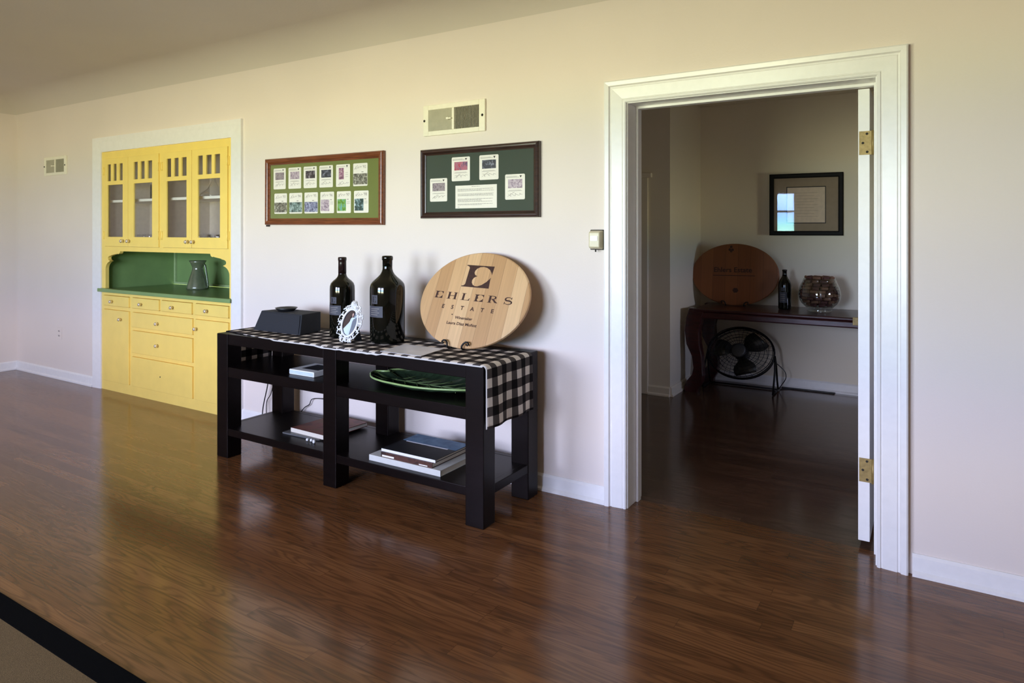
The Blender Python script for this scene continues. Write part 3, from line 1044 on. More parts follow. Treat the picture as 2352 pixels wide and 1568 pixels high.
RY0, RY1 = -0.594, -0.165
path = []      # (x, z, along)
zt = TZ + 0.0035
for k in range(9):
    path.append((TX0 - 0.010, 0.557 + (TZ - 0.557 - 0.008) * k / 8))
for k in range(1, 7):
    an = pi - pi / 2 * k / 6
    path.append((TX0 - 0.0005 + 0.010 * cos(an), TZ - 0.0075 + 0.011 * sin(an)))
for k in range(1, 60):
    path.append((TX0 + (TX1 - TX0) * k / 60, zt))
for k in range(0, 7):
    an = pi / 2 - pi / 2 * k / 6
    path.append((TX1 - 0.006 + 0.022 * cos(an), TZ - 0.0185 + 0.022 * sin(an)))
for k in range(1, 13):
    path.append((TX1 + 0.016, TZ - 0.0185 - (TZ - 0.0185 - 0.475) * k / 12))
ny = 24
vs_, uv, al = [], [], 0
for i, (x, z) in enumerate(path):
    if i:
        al += math.hypot(x - path[i - 1][0], z - path[i - 1][1])
    for j in range(ny + 1):
        ry = RY0 + 0.075 * max(0.0, min(1.0, (-3.35 - x) / 0.45))
        y = ry + (RY1 - ry) * j / ny
        dx = 0.0
        if i > 76:
            t_ = (i - 76) / 12
            dx = (0.5 - 0.5 * cos(j / ny * 4.3 * pi + 0.4)) * 0.013 * t_
        if i < 9:
            dx = -(0.5 + 0.5 * sin(j * 0.9)) * 0.004 * (9 - i) / 9
        # the front hem drops over the edge a few millimetres between the legs
        zz = z
        yy = y
        if j == 0 and 30 <= i <= 74:
            zz = TZ - 0.0035
            yy = ry - 0.001
            if TX0 + 0.9 < x < TX0 + 1.35:
                zz -= 0.004 + 0.004 * abs(sin(i * 1.3))
        vs_.append((x + dx, yy, zz))
        uv.append((al + 0.02, y - RY0))
n1 = ny + 1
fs = [(i * n1 + j, (i + 1) * n1 + j, (i + 1) * n1 + j + 1, i * n1 + j + 1) for i in range(len(path) - 1) for j in range(ny)]
mb = MB().add(vs_, fs, 0, True)
ro = mb.build('table_runner', M['gingham'], None, (0, 0, 0))
ul = ro.data.uv_layers.new(name='cloth')
for lp in ro.data.loops:
    ul.data[lp.index].uv = uv[lp.vertex_index]
so = ro.modifiers.new('thickness', 'SOLIDIFY')
so.thickness = 0.002
so.offset = 1
tag(ro, 'black and white gingham table runner hanging over both ends of the black console', 'table runner')
zt = TZ + 0.0058

# ---------------------------------------------------------------- things on the console
# loudspeaker box
sp_ = thing('tabletop_speaker', 'low black cloth-fronted speaker box at the left end of the gingham runner', 'speaker', (-3.46, -0.31, zt))
v8 = [(-3.692, -0.405), (-3.25, -0.412), (-3.285, -0.215), (-3.66, -0.212)]
t8 = [(-3.655, -0.372), (-3.262, -0.385), (-3.285, -0.215), (-3.63, -0.212)]
o3 = (-3.46, -0.31, 0)
MB().hexa([(x, y, 0) for x, y in v8] + [(x, y, 0.122) for x, y in t8]).build('cabinet', M['blackfab'], sp_, o3, bevel=0.004)
f0 = [(-3.680, -0.4085), (-3.262, -0.4145), (-3.273, -0.391), (-3.646, -0.379)]
mb = MB()
mb.hexa([(f0[0][0], f0[0][1] + 0.0, 0.008), (f0[1][0], f0[1][1], 0.008), (f0[1][0], f0[1][1] + 0.004, 0.008), (f0[0][0], f0[0][1] + 0.004, 0.008),
         (f0[3][0], f0[3][1] - 0.001, 0.114), (f0[2][0], f0[2][1] - 0.001, 0.114), (f0[2][0], f0[2][1] + 0.003, 0.114), (f0[3][0], f0[3][1] + 0.003, 0.114)])
mb.build('grille', M['blackfab'], sp_, o3)
o = MB().lathe([(0.045, 0), (0.05, 0.002), (0.070, 0.020), (0.068, 0.021), (0.046, 0.006), (0.01, 0.005)], (0, 0, 0), 32).build('small_dish', M['blackplastic'])
o.location = (-3.505, -0.30, zt + 0.1225)
tag(o, 'small black shallow dish on top of the black speaker box', 'dish')

# serif capitals, unit height
EP = [(0, 1), (1, 1), (.985, .62)] + [(0.985, 0.60), (0.95, 0.70), (0.87, 0.83), (0.75, 0.92), (0.62, 0.955), (0.50, 0.93), (0.40, 0.85), (0.35, 0.75), (0.345, 0.66),
     (0.38, 0.575), (0.44, 0.53), (0.50, 0.52), (0.44, 0.49), (0.37, 0.42), (0.335, 0.32), (0.345, 0.21), (0.40, 0.11), (0.48, 0.06), (0.58, 0.06), (0.72, 0.14),
     (0.86, 0.29), (0.985, 0.50)] + [(.97, .42), (1, 0), (0, 0), (0, .035), (.08, .06), (.12, .13), (.12, .87), (.08, .94), (0, .965)]


def glyph(ch):
    """list of (verts, faces) in a box of height 1; returns (width, shapes)"""
    rect = lambda a, b, c, d: ([(a, c), (b, c), (b, d), (a, d)], [(0, 1, 2, 3)])
    ser = lambda x, z, w_, h: rect(x - w_ / 2, x + w_ / 2, z, z + h)
    if ch == 'E':
        return 0.95, [([(u * 0.95, v) for u, v in EP], [tuple(range(len(EP)))])]
    if ch == 'H':
        S = []
        for x in (0.24, 0.94):
            S += [rect(x - .11, x + .11, 0, 1), ser(x, 0, .46, .06), ser(x, .94, .46, .06)]
        S.append(rect(.3, .9, .46, .54))
        return 1.18, S
    if ch == 'L':
        return 0.95, [rect(.13, .35, 0, 1), ser(.24, .94, .48, .06), ([(0, 0), (.93, 0), (.95, .34), (.9, .34), (.82, .1), (.68, .06), (0, .06)], [tuple(range(7))])]
    if ch == 'R':
        v, f = ribbon2d([(.3, .96)] + arc(.55, .75, .25, .21, 90, -90, 12) + [(.3, .54)], [.08] * 4 + [.16] * 7 + [.08] * 4)
        leg, lf = ribbon2d([(.5, .54), (.68, .36), (.84, .12), (1.08, .03)], [.18, .2, .2, .06])
        return 1.1, [rect(.13, .35, 0, 1), ser(.24, 0, .48, .06), ([(0, .94), (.35, .94), (.35, 1), (0, 1)], [(0, 1, 2, 3)]), (v, f), (leg, lf)]
    if ch == 'S':
        pts = arc(.46, .72, .3, .25, 20, 250, 14)[:-1] + arc(.48, .26, .33, .25, 80, -150, 14)
        wds = [.05 + .15 * (1 - abs(i / 28 * 2 - 1)) for i in range(len(pts))]
        v, f = ribbon2d(pts, wds)
        return 0.9, [(v, f), rect(.72, .79, .7, 1.0), rect(.1, .17, 0, .32)]


def on_plane(tilt):
    return lambda u, v, h: (u, v * sin(tilt) - h * cos(tilt), v * cos(tilt) + h * sin(tilt))


def barrel_mat(name, cols, pw):
    a = NT(name)
    t = a.n('TexCoord')
    s = a.n('SeparateXYZ', {0: t.outputs['Object']})
    xr = a.math('DIVIDE', a.math('ADD', s.outputs[0], 5.03), pw)
    idn = a.n('TexWhiteNoise', {'W': a.math('FLOOR', xr)}, noise_dimensions='1D')
    fx = a.math('FRACT', xr)
    gv = a.n('CombineXYZ', {0: a.math('MULTIPLY', s.outputs[0], 110.0), 1: a.math('MULTIPLY', s.outputs[2], 4.0), 2: a.math('MULTIPLY', idn.outputs[0], 30.0)})
    no = a.n('TexNoise', {'Vector': gv.outputs[0], 'Scale': 1.0, 'Detail': 4.0})
    base = a.ramp(idn.outputs[0], [(0, cols[0]), (0.5, cols[1]), (1, cols[2])])
    sm = a.n('MapRange', {0: a.math('MINIMUM', fx, a.math('SUBTRACT', 1.0, fx)), 1: 0.0, 2: 0.02, 3: 0.5, 4: 1.0})
    g = a.math('MULTIPLY', a.math('MULTIPLY_ADD', no.outputs[0], 0.34, 0.83), sm.outputs[0])
    gg = a.n('CombineXYZ', {0: g, 1: g, 2: g})
    mx = a.n('VectorMath', {0: base, 1: gg.outputs[0]}, operation='MULTIPLY')
    a.set(Base_Color=mx.outputs[0], Roughness=0.55)
    a.bump(g, 0.1, 0.001)
    return a.m


M['barrel'] = barrel_mat('sanded oak', (lin(184, 142, 96), lin(203, 162, 114), lin(216, 179, 132)), 0.085)
M['barrel2'] = barrel_mat('varnished oak', (lin(118, 66, 32), lin(128, 74, 36), lin(138, 82, 42)), 0.11)


def barrel_head(name, label, loc, tilt, a_, b_, mat, roll=0.0):
    t = thing(name, label, 'barrel head', loc)
    fn = on_plane(tilt)
    ell = [(a_ * cos(2 * pi * k / 96), b_ + b_ * sin(2 * pi * k / 96)) for k in range(96)]
    ell2 = [(x * (1 - 0.006 / a_), b_ + (z - b_) * (1 - 0.006 / b_)) for x, z in ell]
    mb = MB()
    n = 96
    vs_ = [fn(u, v, -0.018) for u, v in ell] + [fn(u, v, -0.004) for u, v in ell] + [fn(u, v, 0.0) for u, v in ell2]
    fs = [tuple(range(n))[::-1], tuple(range(2 * n, 3 * n))]
    for r_ in range(2):
        fs += [(r_ * n + i, r_ * n + (i + 1) % n, (r_ + 1) * n + (i + 1) % n, (r_ + 1) * n + i) for i in range(n)]
    mb.add(vs_, fs)
    return t, mb.build('disc', mat, t), fn


tilt = 0.445
t, dsc, fn = barrel_head('barrel_head', 'large oval pale oak barrel head with dark engraved lettering on the gingham console', (-2.14, -0.30, zt + 0.009), tilt, 0.357, 0.277, M['barrel'])
ra = R(-1.7)


def put(mb, vs2, fs2, ox, oz, sx_, sz_, h0=0.0004):
    pts = []
    for u, v in vs2:
        x, z = ox + u * sx_, oz + v * sz_
        dx, dz = x - 0.0, z - 0.277
        pts.append(fn(dx * cos(ra) - dz * sin(ra), 0.277 + dx * sin(ra) + dz * cos(ra), h0))
    mb.add(pts, fs2)


mb = MB()
put(mb, EP, [tuple(range(len(EP)))], -0.101, 0.344, 0.186, 0.130)
mb.build('monogram', M['burn'], t)
mb = MB()
for ch, x0, x1 in (('E', -0.264, -0.207), ('H', -0.177, -0.106), ('L', -0.079, -0.02), ('E', 0.009, 0.07), ('R', 0.098, 0.166), ('S', 0.200, 0.258)):
    wd, S = glyph(ch)
    for v, f in S:
        put(mb, v, f, x0, 0.2655, (x1 - x0) / wd, 0.040, 0.0004)
mb.build('lettering', M['burn'], t)
mb = MB()
for ch, x in zip('ESTATE', (-0.182, -0.118, -0.051, 0.017, 0.083, 0.148)):
    v, f = text2d(ch, 0.031, 'CENTER', 1.15, bold=0.0009)
    put(mb, v, f, x, 0.2095, 1, 1)
mb.build('lettering', M['burn'], t)
mb = MB()
v, f = text2d('Winemaker', 0.021, 'CENTER', 1.15, bold=0.0006)
put(mb, v, f, -0.022, 0.1565, 1, 1)
v, f = text2d('Laura Diaz Mu\u00f1oz', 0.022, 'CENTER', 1.25, bold=0.0006)
put(mb, v, f, -0.026, 0.123, 1, 1)
put(mb, [(-.004, -.003), (.004, -.003), (.004, .003), (-.004, .003)], [(0, 1, 2, 3)], -0.105, 0.178, 1, 1)
mb.build('lettering', M['burn'], t)


def easel(name, label, loc, tilt, s, half):
    e_ = thing(name, label, 'easel', loc)
    fn = on_plane(tilt)
    for sg in (-1, 1):
        pts = [(sg * half, 0.012, 0.004)]
        pts = [fn(sg * half * 1.0, 0.20, -0.026), fn(sg * half, 0.02, -0.026), fn(sg * half, -0.006, -0.022), fn(sg * half, -0.0065, 0.010)]
        b = Vector(fn(sg * half, -0.0065, 0.014))
        pts += [tuple(b), fn(sg * half, 0.004, 0.018), fn(sg * (half + 0.006), 0.018, 0.017), fn(sg * (half + 0.018), 0.028, 0.017), fn(sg * (half + 0.032), 0.028, 0.017),
                fn(sg * (half + 0.040), 0.019, 0.017), fn(sg * (half + 0.034), 0.011, 0.017), fn(sg * (half + 0.026), 0.015, 0.017)]
        MB().tube(pts, 0.0050 * s, 8).build('hook_arm', M['blackmetal'], e_)
    MB().tube([fn(-half, 0.10, -0.026), fn(half, 0.10, -0.026)], 0.004, 8).build('crossbar', M['blackmetal'], e_)
    y_, z_ = fn(0, 0.195, -0.028)[1:]
    ft = min(y_ + 0.07, 0.20)
    MB().tube([fn(-half, 0.195, -0.027), fn(half, 0.195, -0.027)], 0.004, 8).build('crossbar', M['blackmetal'], e_)
    MB().tube([(0, y_, z_), (0, ft, 0.001 - 0.0)], 0.004, 8).build('back_leg', M['blackmetal'], e_)
    return e_


easel('plate_easel', 'black iron easel with two curled hooks under the pale oak barrel head', (-2.165, -0.30, zt + 0.0105), tilt, 1.0, 0.048)

# wine bottles
def bottle(name, label, loc, prof, neck_z, lab, mono, cap=True, seg=48, labels=True):
    t = thing(name, label, 'bottle', loc)
    MB().lathe(prof, (0, 0, 0), seg).build('glass_body', M['bottle'], t)
    top_ = [(r_ + 0.0006, h) for r_, h in prof if h > neck_z]
    MB().lathe(top_, (0, 0, 0.0002), seg).build('capsule', M['capsule'] if cap else M['bottle'], t)
    if labels:
        rad = lab[0]
        (a0, a1, z0, z1) = lab[1]
        n = 14
        mb = MB()
        vs_ = [((rad + 0.0012) * cos(a0 + (a1 - a0) * k / n), (rad + 0.0012) * sin(a0 + (a1 - a0) * k / n), z) for z in (z0, z1) for k in range(n + 1)]
        mb.add(vs_, [(k, k + 1, n + 2 + k, n + 1 + k) for k in range(n)], 0, True)
        for q in range(4):
            zz = z1 - (z1 - z0) * (0.25 + 0.18 * q)
            aa, ab = a0 + (a1 - a0) * 0.2, a0 + (a1 - a0) * (0.8 - 0.1 * (q % 2))
            vs_ = [((rad + 0.0016) * cos(aa + (ab - aa) * k / 6), (rad + 0.0016) * sin(aa + (ab - aa) * k / 6), z) for z in (zz, zz + 0.0028) for k in range(7)]
            mb.add(vs_, [(k, k + 1, 8 + k, 7 + k) for k in range(6)], 1)
        mb.build('label', [M['label'], M['greyink']], t)
        (a0, a1, z0, z1) = mono
        mb = MB()
        vs_ = [((rad + 0.0012) * cos(a0 + (a1 - a0) * k / 6), (rad + 0.0012) * sin(a0 + (a1 - a0) * k / 6), z) for z in (z0, z1) for k in range(7)]
        mb.add(vs_, [(k, k + 1, 8 + k, 7 + k) for k in range(6)], 0, True)
        pts = []
        for u, v in EP:
            an = a0 + (a1 - a0) * (0.18 + 0.64 * u)
            pts.append(((rad + 0.002) * cos(an), (rad + 0.002) * sin(an), z0 + (z1 - z0) * (0.16 + 0.68 * v)))
        mb.add(pts, [tuple(range(len(EP)))], 1)
        mb.build('monogram_label', [M['label'], M['ink']], t)
    return t


def view_angle(x, y, deg):
    """angle on the bottle, deg to the right of the side facing the viewpoint"""
    return math.atan2(-3.223 - y, 0 - x) + R(deg)


b1c = (-3.009, -0.300)
p1 = [(0.060, 0), (0.070, 0.003), (0.0737, 0.012), (0.0737, 0.278), (0.0723, 0.304), (0.0666, 0.320), (0.054, 0.334), (0.0422, 0.343), (0.032, 0.353), (0.0265, 0.362),
      (0.0235, 0.376), (0.0231, 0.44), (0.0231, 0.452), (0.0248, 0.455), (0.0248, 0.470), (0.0225, 0.474), (0.012, 0.475)]
bottle('wine_bottle', 'tall dark wine bottle standing behind the white oval photo frame', b1c + (zt,), p1, 0.365,
       (0.0737, (view_angle(*b1c, -80), view_angle(*b1c, -6), 0.135, 0.192)), (view_angle(*b1c, -62), view_angle(*b1c, -27), 0.203, 0.241))
b2c = (-2.638, -0.313)
p2 = [(0.082, 0), (0.094, 0.004), (0.098, 0.014), (0.0995, 0.29), (0.0985, 0.312), (0.0948, 0.330), (0.087, 0.342), (0.0779, 0.351), (0.064, 0.363), (0.0526, 0.373),
      (0.041, 0.385), (0.0329, 0.399), (0.0285, 0.414), (0.0278, 0.43), (0.0278, 0.463), (0.031, 0.468), (0.031, 0.482), (0.028, 0.489), (0.014, 0.491)]
bottle('wine_bottle', 'big stout dark wine bottle standing between the photo frame and the oak barrel head', b2c + (zt,), p2, 0.42,
       (0.0995, (view_angle(*b2c, -75), view_angle(*b2c, -15), 0.150, 0.212)), (view_angle(*b2c, -58), view_angle(*b2c, -33), 0.225, 0.274), cap=False)

# oval photo frame
ft_ = R(19)
pf = thing('oval_photo_frame', 'ornate white openwork oval photo frame leaning in front of the bottles', 'photo frame', (-2.815, -0.462, zt + 0.002))
fn = on_plane(ft_)
oc = 0.112
rx, rz = 0.053, 0.072


def ov(k, s_x, s_z, n=64):
    a = 2 * pi * k / n
    return s_x * cos(a), oc + s_z * sin(a)


MB().tube([fn(*ov(k, rx + 0.006, rz + 0.006), 0.006) for k in range(64)], 0.0062, 8, closed=True).build('oval_rim', M['silver'], pf)
mb = MB()
rnd = random.Random(3)
NS = 28
for k in range(NS):
    a = 2 * pi * (k + 0.5) / NS
    if abs(a - pi / 2) < 0.33:
        continue
    wob = 0.006 * sin(k * 2.1)
    cxs, czs = (rx + 0.024 + wob) * cos(a), oc + (rz + 0.024 + wob) * sin(a)
    r0 = 0.0105 + 0.002 * sin(k * 1.7)
    pts = []
    sg = 1 if k % 2 else -1
    for q in range(15):
        th_ = a + sg * (q / 14 * 4.6 - 0.8)
        rr = r0 * (1.25 - 0.65 * q / 14)
        pts.append(fn(cxs + rr * cos(th_), czs + rr * sin(th_), 0.005 + 0.003 * sin(q)))
    mb.tube(pts, 0.003, 6, radii=[0.0036 - 0.0012 * q / 14 for q in range(15)])
    mb.tube([fn((rx + 0.006) * cos(a + sg * .1), oc + (rz + 0.006) * sin(a + sg * .1), 0.004), fn(cxs + r0 * cos(a + sg * 0.9), czs + r0 * sin(a + sg * .9), 0.006),
             fn((rx + 0.040 + wob) * cos(a + sg * .12), oc + (rz + 0.040 + wob) * sin(a + sg * .12), 0.004)], 0.003, 6, radii=[0.003, 0.0036, 0.0018])
for x_ in (-0.032, 0.0, 0.034):
    mb.tube([fn(x_, oc - rz - 0.006, 0.005), fn(x_ * 1.1 - 0.004, 0.018, 0.008), fn(x_ * 1.2, 0.003, 0.005)], 0.006, 8, radii=[0.004, 0.008, 0.005])
mb.build('filigree', M['silver'], pf)
mb = MB()
for cxr, czr, r0 in ((0.0, oc + rz + 0.034, 0.023), (0.028, oc + rz + 0.008, 0.014), (-0.028, oc + rz + 0.008, 0.012), (0.046, oc + rz - 0.022, 0.010)):
    for ring, (nn, rr, hh) in enumerate(((6, 1.0, 0.004), (5, 0.66, 0.009), (3, 0.3, 0.013))):
        for k in range(nn):
            a = 2 * pi * k / nn + ring
            c0 = fn(cxr + rr * r0 * 0.62 * cos(a), czr + rr * r0 * 0.62 * sin(a), hh)
            mb.lathe([(0.001, -0.45 * r0), (0.36 * r0, -0.28 * r0), (0.5 * r0, 0.0), (0.36 * r0, 0.28 * r0), (0.001, 0.45 * r0)], c0, 10, axis='Y', cap=False)
mb.build('rose', M['silver'], pf)
mats_ph = [simple('photo brown', lin(74, 60, 56), 0.3), simple('photo grey', lin(118, 122, 132), 0.3), simple('photo gown', lin(206, 220, 236), 0.3),
           simple('photo skin', lin(190, 156, 146), 0.3), simple('photo dark', lin(40, 34, 38), 0.3)]
mb = MB()
ovl = [ov(k, rx, rz) for k in range(64)]
mb.prism(ovl, -0.002, 0.0, fn, 0)
P = lambda pts, h, m: mb.add([fn(u, oc + v, h) for u, v in pts], [tuple(range(len(pts)))], m)
P([(0.018, 0.066), (0.034, 0.054), (0.047, 0.03), (0.052, 0.0), (0.049, -0.025), (0.036, -0.05), (0.016, -0.068), (0.004, -0.072), (0.006, -0.02), (0.014, 0.03)], 0.0005, 1)
P([(-0.004, 0.022), (0.004, 0.034), (0.014, 0.034), (0.02, 0.028), (0.012, 0.008), (0.012, -0.02), (0.008, -0.071), (-0.012, -0.069), (-0.03, -0.058), (-0.044, -0.036), (-0.03, -0.02),
   (-0.012, 0.0), (-0.006, 0.01)], 0.001, 2)
P([(0.012, 0.030), (0.018, 0.034), (0.044, 0.045), (0.046, 0.040), (0.022, 0.024)], 0.0015, 2)
P([(x * 0.0075 + 0.011, z * 0.011 + 0.050) for x, z in arc(0, 0, 1, 1, 0, 340, 14)], 0.002, 4)
P([(x * 0.006 + 0.008, z * 0.009 + 0.048) for x, z in arc(0, 0, 1, 1, 0, 340, 14)], 0.0025, 3)
P([(0.005, 0.042), (0.010, 0.042), (0.012, 0.033), (0.004, 0.033)], 0.0022, 3)
mb.build('bride_photo', mats_ph, pf)
MB().prism([(-0.02, 0.15), (0.02, 0.15), (0.03, 0.0), (-0.03, 0.0)], 0, 0.003,
           lambda u, v, h: (u + 0.012, 0.058 + (0.15 - v) * 0.26 - 0.01 - h, v * 0.93)).build('easel_back', M['blackplastic'], pf)

# sheet of paper on the runner
mb = MB()
cs = [(-2.471, -0.575), (-2.190, -0.577), (-2.232, -0.305), (-2.505, -0.318)]
cs = [(-2.466, -0.560), (-2.192, -0.560), (-2.226, -0.322), (-2.500, -0.322)]
mb.hexa([(x, y, 0) for x, y in cs] + [(x, y, 0.0012) for x, y in cs])
o = mb.build('paper_sheet', M['frosted'], None, (-2.34, -0.44, 0))
o.location.z = zt
tag(o, 'loose pale grey sheet of paper lying flat in front of the oak barrel head', 'paper')

# ---------------------------------------------------------------- things on the shelves
SZ = 0.5625       # middle shelf top
o = thing('boxed_disc', 'white flat box with a dark picture on its lid on the middle shelf', 'box', (-3.10, -0.42, SZ), (0, 0, R(0)))
mb = MB().box(-0.118, 0.09, -0.10, 0.10, 0, 0.030)
c = mb.build('case', [M['white']], o, bevel=0.004)
MB().box(-0.113, 0.085, -0.1008, -0.1, 0.005, 0.025).build('spine_label', M['silverink'], o)
MB().box(-0.065, 0.07, -0.05, 0.07, 0.0298, 0.0308).build('lid_picture', M['blackcover'], o)


def book(label, x0, x1, y0, y1, z0, z1, cover, spine, extra=None, rot=0, pages=None):
    xc, yc = (x0 + x1) / 2, (y0 + y1) / 2
    t = thing('book', label, 'book', (xc, yc, z0), (0, 0, R(rot)))
    hx, hy, h = (x1 - x0) / 2, (y1 - y0) / 2, z1 - z0
    c = min(0.0025, h * 0.2)
    mb = MB()
    mb.box(-hx, hx, -hy, hy, 0, c, 0)
    mb.box(-hx, hx, -hy, hy, h - c, h, 0)
    mb.box(-hx, hx, -hy, -hy + 0.003, c, h - c, 1)
    mb.box(-hx, hx, -hy - 0.0006, -hy, 0.0, h, 1)
    cv = mb.build('cover', [cover, spine], t)
    MB().box(-hx + 0.003, hx - 0.003, -hy + 0.003, hy - 0.004, c, h - c).build('page_block', pages or M['pages'], t)
    return t, hx, hy, h


LS = 0.1835
M['bookwhite'] = simple('off white cover', lin(212, 212, 204), 0.45, vary=0.03)
book('large white book at the bottom of the right-hand stack on the lower shelf', -2.552, -2.075, -0.55, -0.27, LS, LS + 0.030, M['bookwhite'], M['bookwhite'])
t, hx, hy, h = book('brown-covered book in the middle of the right-hand stack on the lower shelf', -2.472, -2.13, -0.545, -0.24, LS + 0.0305, LS + 0.056, M['brownbook'], M['brownbook'])
MB().box(-hx + 0.008, -hx + 0.09, -hy - 0.0016, -hy - 0.0006, 0.003, 0.012).build('spine_title', M['paper'], t)
MB().box(hx - 0.085, hx - 0.03, -hy - 0.0016, -hy - 0.0006, 0.003, 0.008).build('spine_title', M['paper'], t)
t, hx, hy, h = book('black book with a blue band on its cover, top of the right-hand stack', -2.478, -2.118, -0.535, -0.238, LS + 0.0565, LS + 0.0705, M['blackcover'], M['white'])
MB().box(-hx, hx, 0.025, hy, h, h + 0.0006).build('cover_picture', M['bluecover'], t)
MB().box(-hx + 0.03, hx - 0.05, 0.014, 0.0245, h, h + 0.0006).build('cover_band', M['frosted'], t)
book('thin grey magazine under the red-covered book on the lower shelf', -3.335, -3.03, -0.47, -0.12, LS, LS + 0.009, M['greycover'], M['greycover'], rot=2)
book('red-brown book lying on a thin grey magazine on the lower shelf', -3.285, -2.985, -0.45, -0.11, LS + 0.0095, LS + 0.034, M['redbook'], M['pages'], rot=-2)
for (x, y) in ((-3.085, -0.50), (-3.058, -0.495), (-3.032, -0.498), (-3.020, -0.509)):
    o = MB().lathe([(0.002, 0), (0.007, 0.003), (0.0085, 0.0085), (0.007, 0.014), (0.002, 0.017)], (0, 0, 0), 14).build('white_bead', M['white'])
    o.location = (x, y, LS)
    tag(o, 'tiny white bead on the lower shelf in front of the red-brown book', 'bead', 'white beads on the lower shelf')

# leaf plate
LP = (-2.32, -0.345, SZ)
lp = thing('leaf_plate', 'large green leaf-shaped platter with a pale rim on the right of the middle shelf', 'platter', LP)
N = 72
def leaf(k, s_=1.0):
    a = 2 * pi * k / N
    r_ = 1 + 0.03 * abs(sin(3.5 * a)) 
    d = abs(((a - pi + 0.25) + pi) % (2 * pi) - pi)
    r_ *= 1 - 0.16 * math.exp(-(d / 0.10) ** 2)
    return 0.375 * s_ * r_ * cos(a), 0.185 * s_ * r_ * sin(a)
mb = MB()
levels = [(0.35, 0.0), (0.55, 0.0), (0.85, 0.018), (1.0, 0.036), (1.0, 0.042), (0.93, 0.033), (0.8, 0.019), (0.55, 0.007), (0.3, 0.005), (0.02, 0.005)]
vs_ = []
for s_, z in levels:
    for k in range(N):
        x, y = leaf(k, s_)
        vein = 0.0025 * sin(18 * 2 * pi * k / N) if 0.25 < s_ < 0.97 and z > 0.004 else 0
        vs_.append((x, y, z + vein))
fs = []
for i in range(len(levels) - 1):
    for k in range(N):
        fs.append((i * N + k, i * N + (k + 1) % N, (i + 1) * N + (k + 1) % N, (i + 1) * N + k))
fs.append(tuple(range(N))[::-1])
mb.add(vs_, fs, 0, True)
mb.build('dish', M['plate'], lp)
MB().tube([(leaf(k, 1.0)[0], leaf(k, 1.0)[1], 0.040) for k in range(N)], 0.0055, 8, closed=True).build('rim', M['platerim'], lp)
mb = MB()
for sg in (-1, 1):
    for k in range(6):
        x0 = -0.25 + k * 0.085
        mb.tube([(x0, 0, 0.010), (x0 + 0.05, sg * 0.05, 0.011), (x0 + 0.085, sg * 0.10, 0.018)], 0.0018, 5)
mb.tube([(-0.30, 0, 0.012), (0, 0, 0.008), (0.30, 0, 0.012)], 0.0028, 6)
mb.build('veins', M['platerim'], lp)

# power cords behind the console
def cord(name, label, pts, r):
    P_ = [Vector(p) for p in pts]
    out = []
    for i in range(len(P_) - 1):
        p0, p1, p2, p3 = P_[max(i - 1, 0)], P_[i], P_[i + 1], P_[min(i + 2, len(P_) - 1)]
        for k in range(6):
            t_ = k / 6
            out.append(0.5 * ((2 * p1) + (p2 - p0) * t_ + (2 * p0 - 5 * p1 + 4 * p2 - p3) * t_ ** 2 + (3 * p1 - p0 - 3 * p2 + p3) * t_ ** 3))
    out.append(P_[-1])
    o = MB().tube(out, r, 6).build(name, M['blackplastic'])
    tag(o, label, 'cord')


cord('power_cord', 'black power cord hanging down the wall behind the left end of the console',
     [(-3.99, -0.03, 0.60), (-4.0, -0.04, 0.42), (-4.02, -0.036, 0.305), (-4.06, -0.04, 0.16), (-4.07, -0.045, 0.06), (-4.02, -0.10, 0.006), (-3.90, -0.19, 0.005), (-3.70, -0.24, 0.005), (-3.5, -0.27, 0.005)], 0.004)
cord('power_cord', 'thin cord looping off the wall just right of the hanging black cord',
     [(-3.98, -0.024, 0.30), (-4.0, -0.026, 0.24), (-4.035, -0.030, 0.19), (-4.035, -0.034, 0.10), (-4.02, -0.036, 0.01)], 0.003)
cord('power_cord', 'black cord bending across the wall behind the middle of the console',
     [(-3.30, -0.02, 0.275), (-3.48, -0.02, 0.276), (-3.58, -0.02, 0.262), (-3.61, -0.02, 0.221), (-3.66, -0.025, 0.188), (-3.72, -0.04, 0.10), (-3.74, -0.045, 0.01)], 0.003)

# ================================================================== rug
rg = thing('area_rug', 'tan woven area rug with a black border, in the near left corner', 'rug', (-3.0, -3.2, 0))
RX0, RX1, RY0_, RY1_ = -5.4, -0.9, -4.4, -2.035
RB = 0.082
o3 = (-3.0, -3.2, 0)
MB().box(RX0 + RB, RX1 - RB, RY0_ + RB, RY1_ - RB, 0, 0.008).build('woven_field', M['rug'], rg, o3)
mb = MB()
mb.box(RX0, RX1, RY1_ - RB, RY1_, 0, 0.009)
mb.box(RX0, RX1, RY0_, RY0_ + RB, 0, 0.009)
mb.box(RX0, RX0 + RB, RY0_ + RB, RY1_ - RB, 0, 0.009)
mb.box(RX1 - RB, RX1, RY0_ + RB, RY1_ - RB, 0, 0.009)
mb.build('border', M['rugband'], rg, o3, bevel=0.003)

